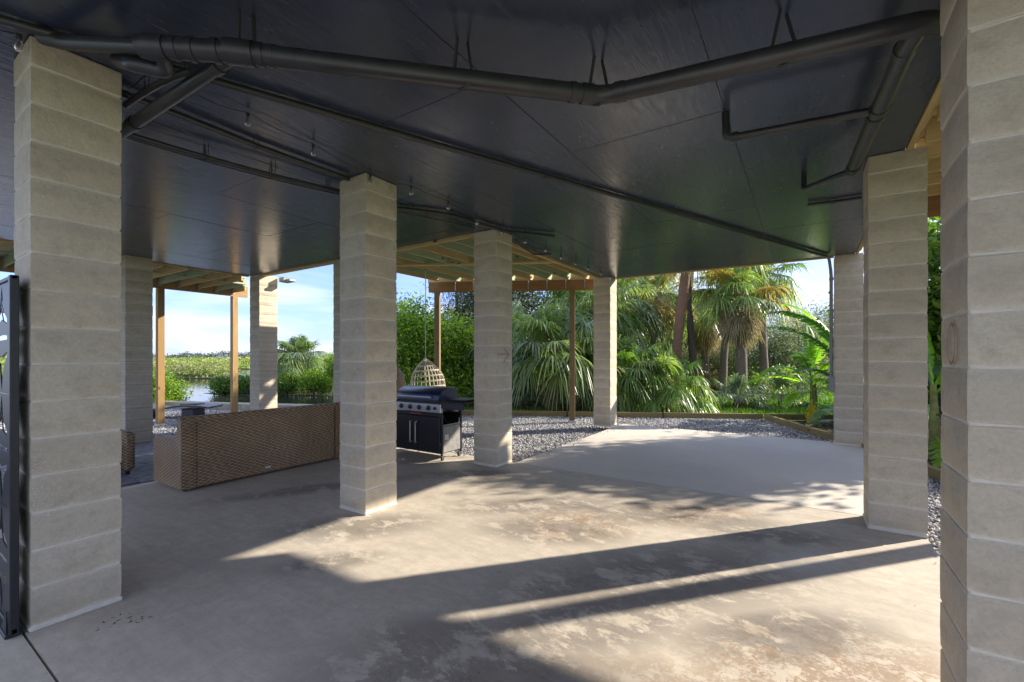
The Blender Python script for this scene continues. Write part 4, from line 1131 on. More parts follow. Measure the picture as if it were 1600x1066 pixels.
gp("hose", M['strap'], lambda m: m.tube(bez((GX1 - .1, GY0 + .12, .70), (GX1 + .02, GY0 + .16, .56), .06), .007, 8), True)
gp("label_plate", M['white'], lambda m: m.cbox(GX1 - .007, GX1 - .004, GY0 + .08, GY0 + .16, .30, .38, .001))
gp("frame_rail", M['dullsteel'], lambda m: m.cbox(GX1 - .02, GX1 - .005, GY0 + .03, GY1 - .036, .505, .53, .003))
for xx in (GX0 + .04, GX1 - .03):
    for yy in (GY0 + .05, GY1 - .04):
        mb = MB(); mb.tube([(xx, yy, .079), (xx, yy, .055)], .012, 8); mb.cbox(xx - .02, xx + .02, yy - .018, yy - .012, .02, .075, .002); c_ = part("caster", mb, M['dullsteel'], gr)
        Mk = Matrix.Translation((xx, yy, .032)) @ Matrix.Rotation(R(90), 4, 'Y')
        mb = MB(); mb.lathe([(.022, -.012), (.031, -.009), (.031, .009), (.022, .012)], 14, M=Mk); link("wheel", mb.mesh("wheel", M['strap'], True, (-5.0, 5.15, 0)), c_)

# ================================================================== HANGING CHAIRS
hx, hy = far(668, 9.9)
hc = thing("hanging_chair", (hx, hy, 1.0), "cream macrame hanging egg chair on a white rope behind the grill", "hanging chair")
mb = MB(); mb.tube([(hx - .06, hy, 3.448), (hx - .06, hy, 1.52)], .008, 8); part("rope", mb, M['rope'], hc)
# open frame: teardrop hoop plus cords radiating to the crown
cxh = hx; ap = Vector((hx - .06, hy, 1.52))
def ringp(t, f=1.0):
    return Vector((hx + .05 + (.38 * math.cos(t) - .02) * f, hy + .36 * math.sin(t) * f, .74 + .06 * math.cos(t)))
hoop = [ringp(2 * math.pi * k / 24) for k in range(25)]
mb = MB(); mb.tube(hoop, .016, 8); part("hoop", mb, M['macrame'], hc, True)
mb = MB()
for k in range(26):
    if 11 <= k <= 15: continue
    t_ = 2 * math.pi * k / 26; b_ = ringp(t_)
    pts = []
    for j in range(8):
        u = j / 7; p = ap.lerp(b_, u); bul = math.sin(u * math.pi) * .13; p.x += math.cos(t_) * bul; p.y += math.sin(t_) * bul; p.z += bul * .3; pts.append(p)
    mb.tube(pts, .007, 5)
part("cord_net", mb, M['macrame'], hc)
mb = MB()
for j in (2, 3, 4, 5, 6):
    u = j / 7; pts = []
    for k in range(-13, 14):
        t_ = math.pi * k / 13 * .84; b_ = ringp(t_); p = ap.lerp(b_, u); bul = math.sin(u * math.pi) * .13
        p.x += math.cos(t_) * bul; p.y += math.sin(t_) * bul; p.z += bul * .3; pts.append(p)
    mb.tube(pts, .009 if j != 3 else .014, 5)
part("cord_ring", mb, M['macrame'], hc)
mb = MB(); prof_ = [(.02, .30), (.20, .33), (.34, .42), (.37, .58), (.385, .72)]
mb.lathe(prof_, 20, c=(hx + .04, hy, 0)); part("basket", mb, M['macrame'], hc, True)
mb = MB(); mb.lathe([(.05, .40), (.30, .42), (.36, .50), (.32, .56), (.04, .58)], 20, c=(hx + .04, hy, 0)); part("cushion", mb, M['white'], hc, True)
hx2, hy2 = far(610, 8.6)
h2 = thing("hanging_chair", (hx2, hy2, 1.0), "brown wicker pod chair peeking out right of the sofa-end pillar", "hanging chair")
mb = MB(); mb.lathe([(.03, .48), (.2, .5), (.28, .66), (.29, .95), (.26, 1.18), (.16, 1.33), (.03, 1.37)], 22, c=(hx2, hy2, 0)); part("pod", mb, M['wicker'], h2, True)
mb = MB(); mb.tube([(hx2, hy2, 1.36), (hx2, hy2, 3.3)], .006, 6); part("chain", mb, M['dullsteel'], h2)
mb = MB(); mb.tube([(hx2 + .27 * math.cos(a), hy2 - .06 - .2 * abs(math.sin(a)) * 0, .92 + .42 * math.sin(a)) for a in [2 * math.pi * k / 24 for k in range(25)]], .018, 8); part("rim", mb, M['wicker'], h2, True)

# ================================================================== PRIVACY SCREEN
ps = thing("privacy_screen", (-4.15, .555, 0), "black cut-out metal privacy screen panel beside the near left pillar", "privacy screen")
PX0, PX1, PY, PH = -4.72, -3.58, .555, 1.955
mb = MB()
for (x0, x1) in ((PX1 - .04, PX1), (PX0 - .035, PX0)):
    mb = MB(); mb.cbox(x0, x1, PY - .018, PY + .018, .012, PH + .01, .003); part("upright", mb, M['metal_black'], ps)
def cell(mb, x0, x1, z0, z1, hole):
    """flat plate with one hole; 2 mm sheet folded to 6 mm"""
    n = len(hole); cx = sum(p[0] for p in hole) / n; cz = sum(p[1] for p in hole) / n
    outer = []
    for (x, z) in hole:
        dx, dz = x - cx, z - cz
        s = min([(x1 - cx) / dx if dx > 1e-9 else (x0 - cx) / dx if dx < -1e-9 else 1e9, (z1 - cz) / dz if dz > 1e-9 else (z0 - cz) / dz if dz < -1e-9 else 1e9])
        outer.append((cx + dx * s, cz + dz * s))
    # add corners by snapping the nearest ray ends
    for (qx, qz) in ((x0, z0), (x1, z0), (x1, z1), (x0, z1)):
        k = min(range(n), key=lambda i: (outer[i][0] - qx) ** 2 + (outer[i][1] - qz) ** 2); outer[k] = (qx, qz)
    vs = []
    for yy in (PY - .003, PY + .003):
        vs += [(x, yy, z) for x, z in hole] + [(x, yy, z) for x, z in outer]
    fs = []
    for i in range(n):
        j = (i + 1) % n
        fs += [(i, j, n + j, n + i), (2 * n + j, 2 * n + i, 3 * n + i, 3 * n + j), (j, i, 2 * n + i, 2 * n + j)]
    mb.add(vs, fs)
PXC = -3.72; wc = (PXC - PX0) / 3; mh = (PH - .06) / 3
for r_ in range(3):
    z0 = .05 + r_ * mh; mb = MB()
    for c_ in range(3):
        x0 = PX0 + c_ * wc; x1 = x0 + wc; cx = (x0 + x1) / 2
        up_ = [(0, .225), (.022, .17), (.042, .11), (.05, .075), (.135, .03), (.14, .0), (.06, .015), (0, .028)]
        pu = [(cx + a, z0 + mh * .625 + b) for a, b in up_] + [(cx - a, z0 + mh * .625 + b) for a, b in up_[-2:0:-1]]
        pd = [(cx + a, z0 + mh * .375 - b) for a, b in up_] + [(cx - a, z0 + mh * .375 - b) for a, b in up_[-2:0:-1]]
        pb = [(cx - .14, z0 + mh * .485), (cx, z0 + mh * .48), (cx + .14, z0 + mh * .485), (cx + .14, z0 + mh * .52), (cx, z0 + mh * .53), (cx - .14, z0 + mh * .52)]
        cell(mb, x0, x1, z0, z0 + mh * .42, pd); cell(mb, x0, x1, z0 + mh * .42, z0 + mh * .58, pb); cell(mb, x0, x1, z0 + mh * .58, z0 + mh - .004, pu)
        for q in range(3):
            zz = z0 + mh * .625 + .06 + .045 * q; mb.box(cx - .05, cx + .05, PY - .002, PY + .002, zz - .003, zz + .003, Matrix.Translation((cx, PY, zz)) @ Matrix.Rotation(R(50), 4, 'Y') @ Matrix.Translation((-cx, -PY, -zz)))
    mb.box(PXC, PX1 - .041, PY - .003, PY + .003, z0, z0 + mh - .004)
    part("cutout_panel", mb, M['metal_black'], ps)
mb = MB(); mb.cbox(PX0, PX1, PY - .012, PY + .012, PH - .012, PH + .01, .003); part("top_rail", mb, M['metal_black'], ps)
mb = MB(); mb.cbox(PX0, PX1, PY - .012, PY + .012, .02, .048, .003); part("bottom_rail", mb, M['metal_black'], ps)
for xx in (PX1 - .56, PX0 - .05):
    mb = MB(); mb.cbox(xx, xx + .55, PY - .035, PY + .035, .001, .02, .003); f = part("foot", mb, M['metal_black'], ps)
    mb = MB(); mb.add([(xx + .40, PY - .02, .02), (xx + .52, PY - .02, .02), (xx + .52, PY - .02, .14), (xx + .40, PY - .026, .02), (xx + .52, PY - .026, .02), (xx + .52, PY - .026, .14)], [(0, 1, 2), (5, 4, 3), (0, 3, 4, 1), (1, 4, 5, 2), (2, 5, 3, 0)])
    link("gusset", mb.mesh("gusset", M['metal_black'], False, tuple(WORLD[ps.name])), f)

# ================================================================== VEGETATION
def tmesh(name, V, F, T, mats, mi=None, smooth=False):
    me = bpy.data.meshes.new(name); me.from_pydata(V, [], F)
    for m in (mats if isinstance(mats, list) else [mats]): me.materials.append(m)
    a = me.attributes.new("tint", 'FLOAT', 'FACE'); a.data.foreach_set("value", T)
    if mi: me.polygons.foreach_set("material_index", mi)
    if smooth: me.polygons.foreach_set("use_smooth", [True] * len(F))
    me.update(); return me
def fan_frond(seed, elev, pet=.9, rad=.75, nseg=26, droop=.35, spread=148, mat='frond', dead=False):
    rr = random.Random(seed); V = []; F = []; T = []
    e = R(elev); d = Vector((math.cos(e), 0, math.sin(e))); side = Vector((0, 1, 0))
    # petiole
    pts = []; p = Vector((0, 0, 0)); dd = d.copy(); n = 7
    for k in range(n):
        pts.append(p.copy()); p = p + dd * (pet / (n - 1)); dd.z -= .05 + .05 * (k / n) * (1 if elev < 60 else .6); dd.normalize()
    for k, q in enumerate(pts):
        w = .028 * (1 - .55 * k / n); up = dd.cross(side)
        V += [tuple(q - side * w), tuple(q + side * w), tuple(q + up * w * .6)]
    for k in range(n - 1):
        a = 3 * k
        for (i, j) in ((0, 1), (1, 2), (2, 0)): F.append((a + i, a + j, a + 3 + j, a + 3 + i)); T.append(.85 if not dead else .5)
    o = pts[-1]; d = dd.copy(); up = side.cross(d).normalized() * -1
    if up.z < 0 and abs(d.z) < .95: up = -up
    shade = rr.uniform(.3, .7)
    for k in range(nseg):
        t = -1 + 2 * (k + .5) / nseg + rr.uniform(-.01, .01); an = R(spread) * t
        L = rad * (1.0 - .28 * abs(t) ** 2) * rr.uniform(.88, 1.08)
        costa = o + d * (.22 * rad * (1 - abs(t)))
        dirv = (d * math.cos(an) + side * math.sin(an) + up * (.30 + .10 * rr.random()) * (1 - .2 * abs(t))).normalized()
        prp = dirv.cross(up).normalized()
        tw = rr.uniform(-.5, .5); prp = (prp * math.cos(tw) + up * math.sin(tw)).normalized()
        ws = (.009, .021, .018, .010, .002); rs = (.02, .33, .62, .85, 1.0)
        dr = droop * rr.uniform(.6, 1.4) * L; base = len(V); tint = min(1, max(0, shade + rr.uniform(-.22, .22)))
        for w, r_ in zip(ws, rs):
            w = w * rad / .75 * (1.15 if not dead else .8)
            c = costa + dirv * (L * r_) + Vector((0, 0, -dr * r_ ** 2.6))
            if r_ > .7: c += Vector((rr.uniform(-.02, .02), rr.uniform(-.02, .02), 0))
            V += [tuple(c - prp * w), tuple(c + prp * w)]
        for i in range(4):
            a = base + 2 * i; F.append((a, a + 1, a + 3, a + 2)); T.append(min(1, tint + (.18 if i == 3 else 0)))
    return tmesh("frond", V, F, T, M[mat])
FR = {}
for mat in ('frond', 'frond_blue', 'frond_bright', 'frond_yellow'):
    for e in (75, 50, 28, 8, -12, -35, -55):
        FR[(mat, e)] = [fan_frond(hash((e, k)) % 9999 + 100 * k, e, .95 if e < 60 else .7, .80, 36, .70 + (.30 if e < 10 else 0), 150, mat) for k in range(2)]
for e in (-40, -58, -74, -84):
    FR[('frond_dead', e)] = [fan_frond(900 + e + k, e, .38, .74, 22, .55, 110 if e > -80 else 70, 'frond_dead', True) for k in range(3)]

def trunk_mb(pts, radii, n=12, boots=0, seed=1, rows=14):
    mb = MB(); rr = random.Random(seed)
    P_ = []; Rr = []
    for i in range(len(pts) - 1):
        a, b = Vector(pts[i]), Vector(pts[i + 1])
        for k in range(4): P_.append(a.lerp(b, k / 4)); Rr.append((radii[i] + (radii[i + 1] - radii[i]) * k / 4) * rr.uniform(.93, 1.07))
    P_.append(Vector(pts[-1])); Rr.append(radii[-1])
    mb.tube(P_, Rr, n); return mb
def boots_mb(pts, r0, r1, z0, z1, seed, dens=9):
    """old leaf bases criss-crossing the trunk"""
    rr = random.Random(seed); mb = MB(); zs = z0; row = 0
    def at_(z):
        for i in range(len(pts) - 1):
            if pts[i][2] <= z <= pts[i + 1][2]:
                u = (z - pts[i][2]) / (pts[i + 1][2] - pts[i][2]); return Vector(pts[i]).lerp(Vector(pts[i + 1]), u)
        return Vector(pts[-1])
    while zs < z1:
        c = at_(zs)
        for k in range(dens):
            a = 2 * math.pi * (k + .5 * (row % 2)) / dens + rr.uniform(-.1, .1); r_ = r0 + (r1 - r0) * (zs - z0) / max(.01, z1 - z0)
            o = Vector((math.cos(a), math.sin(a), 0)); s = Vector((-math.sin(a), math.cos(a), 0)); L = rr.uniform(.13, .24); w = rr.uniform(.035, .055)
            b = c + o * r_ * .9; tp = b + o * rr.uniform(.05, .11) + Vector((0, 0, L)) + s * rr.uniform(-.05, .05)
            mb.add([b - s * w, b + s * w, b + o * .03, tp - s * w * .45, tp + s * w * .45, tp + o * .015], [(0, 1, 4, 3), (0, 3, 5, 2), (1, 2, 5, 4), (3, 4, 5)])
        zs += .13; row += 1
    return mb
def palm(px, Z, top, label, lean=(0, 0), r=(.2, .14), nf=26, nd=8, sc=1.0, mats=('frond',), bark='palmbark', boots=(0, 0), seed=1, elevs=(75, -55), z0=-.16, crown_only=False, cat="palm tree", group="sabal palms behind the gravel"):
    rr = random.Random(seed); x, y = far(px, Z)
    t = thing("palm_tree", (x, y, z0), label, cat, group)
    Lx, Ly = lean; w = Vector((x, y, z0)); hh = top - z0
    rel = [(0, 0, 0), (Lx * .2, Ly * .2, hh * .33), (Lx * .55, Ly * .55, hh * .66), (Lx, Ly, hh)]
    radii = [r[0] * 1.15, r[0], (r[0] + r[1]) / 2, r[1]]
    lpart("trunk", trunk_mb(rel, radii, 12, seed=seed), M[bark], t, True)
    if boots[1] > boots[0]:
        o = lpart("leaf_bases", boots_mb(rel, r[0] * .85, r[1] * .95, boots[0] - z0, min(boots[1] - z0, hh), seed), M['boot'], t); o['kind'] = 'stuff'
    order = [75, 50, 28, 8, -12, -35, -55]; e1, e0 = elevs
    order = [e for e in order if e0 <= e <= e1]
    for k in range(nf):
        u = k / max(1, nf - 1); e = order[min(len(order) - 1, int(u * len(order)))]
        mt = mats[rr.randrange(len(mats))]
        me = FR[(mt, e)][rr.randrange(2)]
        link("frond", me, t, (Lx + rr.uniform(-.05, .05), Ly + rr.uniform(-.05, .05), hh - .05 - .25 * u * sc), (rr.uniform(-.12, .12), rr.uniform(-.12, .12), k * 2.39996 + rr.uniform(-.3, .3)), sc * rr.uniform(.85, 1.12))
    for k in range(nd):
        e = (-40, -58, -74, -84)[rr.randrange(4)]; me = FR[('frond_dead', e)][rr.randrange(3)]
        link("dead_frond", me, t, (Lx, Ly, hh - .12 * sc - rr.uniform(0, .45) * sc), (rr.uniform(-.15, .15), rr.uniform(-.15, .15), k * 2.39996 + rr.uniform(-.4, .4)), sc * rr.uniform(.8, 1.1))
    return t

# ---- leaf clouds
def leafcloud(name, blobs, n, size, mat, seed=1, cl=9, crad=.28, needle=1.0, up=.35, hang=0.0, shell=.45):
    """blobs: (x,y,z,rx,ry,rz). leaves sit in twig clusters near the blobs' surfaces, real leaf-sized faces"""
    g = np.random.default_rng(seed); B = np.array(blobs, float); vol = B[:, 3] * B[:, 4] + B[:, 4] * B[:, 5] + B[:, 3] * B[:, 5]
    nc = max(4, n // cl); idx = g.choice(len(B), nc, p=vol / vol.sum())
    d = g.normal(size=(nc, 3)); d /= np.linalg.norm(d, axis=1)[:, None]
    rad = (shell + (1.08 - shell) * g.random(nc) ** .6)[:, None]
    C = B[idx, :3] + d * rad * B[idx, 3:6]
    ci = np.repeat(np.arange(nc), cl); nn = len(ci)
    Pp = C[ci] + g.normal(size=(nn, 3)) * crad * np.array([1, 1, .75])
    Pp[:, 2] -= hang * g.random(nn)
    ax = g.normal(size=(nn, 3)); ax[:, 2] = ax[:, 2] * .6 - (.9 if hang else 0); ax /= np.linalg.norm(ax, axis=1)[:, None]
    nr = g.normal(size=(nn, 3)); nr[:, 2] += up * 3; sd = np.cross(ax, nr); sd /= np.linalg.norm(sd, axis=1)[:, None] + 1e-9
    L = size * g.uniform(.6, 1.3, nn)[:, None]; W = L * .42 / needle
    a = Pp - ax * L * .5; b = Pp + sd * W * .5 + ax * L * .05; c = Pp + ax * L * .5; e = Pp - sd * W * .5 + ax * L * .05
    V = np.stack([a, b, c, e], 1).reshape(-1, 3); F = np.arange(nn * 4).reshape(-1, 4)
    tc_ = np.clip(g.normal(.5, .3, nc), 0, 1)
    tint = np.clip(tc_[ci] + g.normal(0, .15, nn), 0, 1)
    return np_mesh(name, V, F, mat, tint)
def tree(px, Z, top, label, half, leaf=14000, size=.11, mat='leaf_bright', seed=1, low=None, name="broadleaf_tree", cat="tree", group=None, bark='bark', z0=-.16, needle=1.0, hang=0., nb=9, crad=.28, tr=.12, shell=.45, depth=None, cl=9, limbs=5):
    rr = random.Random(seed); x, y = far(px, Z); base = low if low is not None else z0 + (top - z0) * .35
    t = thing(name, (x, y, z0), label, cat, group); hh = top - z0; b0 = base - z0
    depth = depth or half * .8; blobs = []
    for k in range(nb):
        u = (k + .5) / nb; zc = b0 + (hh - b0) * (.15 + .75 * u); taper = math.sin(math.pi * (.22 + .62 * u)) if not needle > 2 else (1.05 - .7 * u)
        a = rr.uniform(0, 6.28); ro = rr.uniform(.15, .75) * half * taper
        rs = half * rr.uniform(.2, .5) * (.75 + .4 * taper)
        blobs.append((math.cos(a) * ro, math.sin(a) * ro * depth / half, zc, rs, rs * .9, min(rs * .85, (hh - b0) * .3)))
    mb = MB(); mb.tube([(0, 0, 0), (rr.uniform(-.1, .1), rr.uniform(-.1, .1), hh * .4), (rr.uniform(-.2, .2), rr.uniform(-.2, .2), hh * .85)], [tr * 1.3, tr, tr * .35], 9)
    lpart("trunk", mb, M[bark], t, True)
    for k in range(limbs):
        bl = blobs[rr.randrange(len(blobs))]; z1 = max(.1, bl[2] * .45)
        mb = MB(); mb.tube([(0, 0, z1), (bl[0] * .45, bl[1] * .45, (z1 + bl[2]) * .5 + .1), (bl[0], bl[1], bl[2])], [tr * .55, tr * .35, tr * .15], 6); lpart("limb", mb, M[bark], t, True)
    me = leafcloud("crown", blobs, leaf, size, M[mat], seed, cl, crad, needle, .35, hang, shell)
    link("crown", me, t)
    return t

# --- palms in the garden (left to right)
palm(860, 13.9, 1.8, "short sabal palm with shaggy leaf bases seen between grill-side pillar and slim far pillar", (.05, .1), (.24, .2), 40, 8, 1.12, ('frond', 'frond', 'frond_blue'), 'palmbark', (-.1, 1.7), 3, (75, -12))
palm(800, 16.5, 2.2, "dense sabal palm half hidden behind the grill-side pillar", (0, 0), (.2, .16), 30, 4, 1.15, ('frond_blue', 'frond'), 'palmbark', (0, 2.1), 4)
palm(925, 17.5, 3.3, "sabal palm with hanging fronds right behind the slim far pillar", (.1, 0), (.2, .15), 34, 6, 1.2, ('frond', 'frond'), 'palmbark', (1.5, 3.2), 5)
palm(976, 13.7, 1.15, "low spreading sabal palm just right of the slim far pillar, trunk hidden by fronds", (-.1, 0), (.2, .18), 40, 16, .88, ('frond', 'frond_bright', 'frond'), 'boot', (-.1, 1.0), 6, (75, -35))
palm(1040, 13.4, .85, "short fat sabal palm with reddish trunk just behind the timber edging", (.02, 0), (.21, .19), 30, 3, .80, ('frond_bright', 'frond', 'frond_bright'), 'redpalmbark', (0, 0), 7, (75, -12))
palm(1052, 15.6, 6.4, "tall sabal palm with smooth leaning reddish trunk, crown above the ceiling line", (.55, .6), (.17, .17), 30, 6, 1.15, ('frond', 'frond'), 'redpalmbark', (0, 0), 8, (75, -12))
palm(1103, 21.5, 3.5, "distant sabal palm with a heavy brown skirt of dead fronds", (-.1, 0), (.17, .15), 14, 50, 1.0, ('frond', 'frond_yellow'), 'palmbark', (2.2, 3.4), 9, (50, 8))
palm(1160, 15.6, 3.75, "big sabal palm with pale scarred trunk and large skirted crown in the middle right", (-.12, .1), (.17, .19), 24, 64, .98, ('frond', 'frond', 'frond_yellow'), 'palmbark', (1.9, 3.7), 10, (75, 8))
palm(1015, 20.5, 4.5, "sabal palm further back with yellowing hanging fronds", (.4, .2), (.15, .14), 24, 34, 1.0, ('frond_yellow', 'frond'), 'palmbark', (3.0, 4.2), 11)
palm(1000, 22, 4.6, "far sabal palm among the dark trees right of the slim far pillar", (.1, .2), (.16, .15), 26, 14, 1.15, ('frond', 'frond_blue'), 'palmbark', (3, 4.4), 12)
palm(1128, 18.5, 4.6, "sabal palm right behind the big skirted one, its hanging crown level with the ceiling", (.3, .2), (.15, .14), 26, 44, 1.05, ('frond', 'frond_yellow', 'frond'), 'palmbark', (3.2, 4.6), 13, (75, -12))
palm(1195, 17.5, 4.9, "sabal palm right of the big skirted one with green fronds against the blue sky", (-.2, .2), (.15, .14), 30, 30, 1.05, ('frond', 'frond', 'frond_bright'), 'palmbark', (3.2, 4.8), 14, (75, -12))
palm(955, 19.5, 4.2, "sabal palm with drooping fronds in the gap right of the slim far pillar", (.2, .2), (.16, .15), 30, 24, 1.1, ('frond', 'frond_blue'), 'palmbark', (2.8, 4.0), 15, (75, -35))
palm(885, 20, 3.9, "sabal palm standing behind the right deck post", (0, .2), (.16, .15), 32, 14, 1.15, ('frond', 'frond_blue'), 'palmbark', (2.8, 3.8), 16, (75, -35))
# palmettos
for (px, Z, s, sd_, lb, mt) in ((1152, 14.6, .62, 21, "grey-green dwarf palmetto around the foot of the big skirted palm", ('frond_blue',)),
                               (1222, 15.2, .85, 22, "dark spiky palmetto in the shade left of the banana plant", ('frond', 'frond_blue')),
                               (905, 14.0, .6, 23, "small drooping palmetto by the deck post", ('frond', 'frond_blue')),
                               (815, 14.2, .65, 24, "palmetto clump just right of the grill-side pillar", ('frond_blue',))):
    palm(px, Z, .25, lb, (0, 0), (.12, .1), 18, 2, s, mt, 'boot', (0, 0), sd_, (75, -12), -.16, cat="palmetto", group="palmettos on the lawn")
# right hand slot
palm(1480, 11.6, 2.3, "fan palm seen in the slot beside the right frame pillar, against the sky", (0, 0), (.14, .12), 22, 8, .95, ('frond', 'frond_bright'), 'boot', (0, 2.2), 31)

# --- banana leaves
def banana_leaf(seed, e0, L=1.3, W=.30, bend=1.1, mat='banana', tears=.35, pet=.3, fold=.35):
    rr = random.Random(seed); V = []; F = []; T = []; n = 22; e = R(e0)
    pts = []; p = Vector((0, 0, 0))
    for k in range(n + 1):
        u = k / n; pts.append(p.copy()); an = e - bend * u ** 1.6; p = p + Vector((math.cos(an), 0, math.sin(an))) * ((L + pet) / n)
    side = Vector((0, 1, 0)); pu = pet / (L + pet); base_t = rr.uniform(.35, .65)
    for k in range(n):
        w = .018 * (1 - k / n) + .004; a = pts[k]; b = pts[k + 1]; i = len(V)
        V += [tuple(a - side * w), tuple(a + side * w), tuple(b + side * w), tuple(b - side * w), tuple(a - Vector((0, 0, w * 1.4))), tuple(b - Vector((0, 0, w * 1.4)))]
        F += [(i, i + 1, i + 2, i + 3), (i, i + 3, i + 5, i + 4), (i + 1, i + 4, i + 5, i + 2)]; T += [.95, .8, .8]
    for sgn in (-1, 1):
        gapshift = 0
        for k in range(n):
            u0, u1 = k / n, (k + 1) / n
            if u1 <= pu: continue
            v0 = (u0 - pu) / (1 - pu); v1 = (u1 - pu) / (1 - pu); v0 = max(0, v0)
            w0 = W * max(0, math.sin(math.pi * min(1, v0 * .93 + .07))) ** .55; w1 = W * max(0, math.sin(math.pi * min(1, v1 * .93 + .07))) ** .55
            if v1 > .985: w1 = .0
            d = (pts[k + 1] - pts[k]).normalized(); up = side.cross(d) * -1
            if rr.random() < tears: gapshift = rr.uniform(.02, .09)
            else: gapshift *= .5
            dr = rr.uniform(0, .10) * W
            def q(pt, w, fr, sh):
                return tuple(pt + side * sgn * w * fr + up * (fold * w * fr) * (1 - 1.1 * fr) - Vector((0, 0, dr * fr ** 2 * 2)) - d * sh * fr + d * (w * .25 * fr))
            i = len(V); t_ = min(1, max(0, base_t + rr.uniform(-.12, .12)))
            V += [q(pts[k], w0, 0, 0), q(pts[k], w0, .5, -gapshift * .3), q(pts[k], w0, 1, -gapshift), q(pts[k + 1], w1, 0, 0), q(pts[k + 1], w1, .5, 0), q(pts[k + 1], w1, 1, gapshift * .25)]
            F += [(i, i + 1, i + 4, i + 3), (i + 1, i + 2, i + 5, i + 4)]; T += [t_, min(1, t_ + .06)]
    return tmesh("leaf", V, F, T, M[mat], smooth=False)
def banana(px, Z, label, leaves, stemh=1.2, seed=1, stems=1, cat="banana plant", name="banana_plant", z0=-.12):
    rr = random.Random(seed); x, y = far(px, Z); t = thing(name, (x, y, z0), label, cat)
    for s in range(stems):
        ox, oy = (0, 0) if s == 0 else (rr.uniform(-.25, .25), rr.uniform(-.2, .2))
        mb = MB(); hh = stemh * (1 if s == 0 else rr.uniform(.6, .9)); mb.tube([(ox, oy, 0), (ox + .02, oy, hh * .5), (ox, oy, hh)], [.075, .062, .04], 12); lpart("stem", mb, M['bananastem'], t, True)
    for (az, e0, L, W, bend, mt, zz) in leaves:
        # az measured in the photo: 0 = to the right, 90 = away, 180 = left, 270 = to the camera
        me = banana_leaf(rr.randrange(9999), e0, L * 1.12, W * 1.3, bend, mt, rr.uniform(.15, .45))
        link("leaf", me, t, (0, 0, zz), (rr.uniform(-.15, .15), 0, YAW + R(az)))
    return t
banana(1268, 11.7, "bright green banana plant with a yellow hanging leaf in front of the conduit pillar",
       [(185, 35, 1.15, .17, 1.5, 'banana', 1.05), (172, 22, 1.25, .18, 1.1, 'banana', .95), (100, 84, 1.0, .17, .3, 'banana', 1.15), (215, 60, .9, .2, 1.3, 'banana_dark', 1.1),
        (20, 70, 1.1, .2, .9, 'banana', 1.2), (0, 45, 1.1, .2, 1.3, 'banana_dark', 1.1), (350, 15, 1.0, .17, 1.0, 'banana', .8), (255, 30, .8, .16, 1.3, 'banana', .9),
        (200, 5, .7, .14, 1.4, 'banana', .75), (60, 60, 1.0, .2, 1.0, 'banana_dark', 1.1), (235, -30, .55, .11, .9, 'banana_yellow', .6), (310, -10, .6, .14, .9, 'banana', .5), (280, 55, .8, .17, 1.4, 'banana', 1.0)], 1.15, 5, 2)
banana(1322, 10.9, "tall paddle-leaved plant arching left over the banana, rising behind the conduit pillar",
       [(168, 62, 1.75, .22, 1.35, 'banana_dark', 1.6), (176, 52, 1.8, .22, 1.1, 'banana_dark', 1.3), (150, 70, 1.7, .22, 1.1, 'banana', 1.5), (20, 60, 1.5, .22, 1.1, 'banana', 1.4), (60, 70, 1.5, .2, .8, 'banana_dark', 1.4),
        (185, 40, 1.1, .18, 1.2, 'banana_dark', .9), (330, 45, 1.3, .2, 1.3, 'banana', 1.0), (200, 10, .8, .15, .9, 'banana_dark', .35), (180, 5, .8, .15, .9, 'banana_dark', .1), (240, 20, .8, .16, 1.1, 'banana', .5)], 1.5, 6, 3, "paddle-leaf plant", "paddle_leaf_plant")
banana(1458, 7.3, "paddle-leaved plant with glossy leaves filling the slot beside the right frame pillar",
       [(95, 75, 1.3, .22, .9, 'banana', 1.2), (100, 80, 1.3, .2, .5, 'banana', 1.3), (60, 55, 1.2, .2, 1.3, 'banana_dark', 1.1), (260, 50, 1.0, .2, 1.4, 'banana', 1.0), (280, 20, .9, .18, 1.2, 'banana_dark', .7),
        (330, 20, .9, .18, 1.2, 'banana', .6), (20, 50, 1.1, .2, 1.2, 'banana', 1.1), (240, -10, .7, .15, 1.0, 'banana', .4), (300, -20, .7, .13, .8, 'banana_yellow', .55)], 1.2, 9, 3, "paddle-leaf plant", "paddle_leaf_plant")

# --- trees on land behind the left deck
tree(654, 16.5, 3.55, "bright lush green tree filling the view left of the deck post behind the grill", 1.5, 12000, .15, 'leaf_bright', 41, .0, nb=18, shell=.7, group=None)
tree(708, 16.0, 3.0, "leafy yellow-green tree right behind the deck post near the grill", 1.4, 11000, .14, 'leaf_bright', 42, .0, nb=16, shell=.7)
tree(628, 24, 4.3, "paler green tree standing further back beside the sofa-end pillar", 2.0, 11000, .16, 'leaf_mangrove', 43, .4, nb=11)
tree(752, 19, 5.4, "dark grey-green tree behind the grill-side pillar", 2.0, 14000, .13, 'leaf_dark', 44, .0, nb=14)
tree(716, 23, 7.4, "feathery dark pine showing against the sky above the lush green trees", 2.6, 10000, .22, 'leaf_dark', 45, 2.4, name="pine_tree", needle=3.2, hang=.25, nb=14, crad=.4, group=None)
tree(672, 15.0, .95, "low sunny shrub under the hanging chair", 1.5, 7000, .10, 'leaf_bright', 46, -.1, nb=9, name="shrub", cat="shrub", tr=.04)
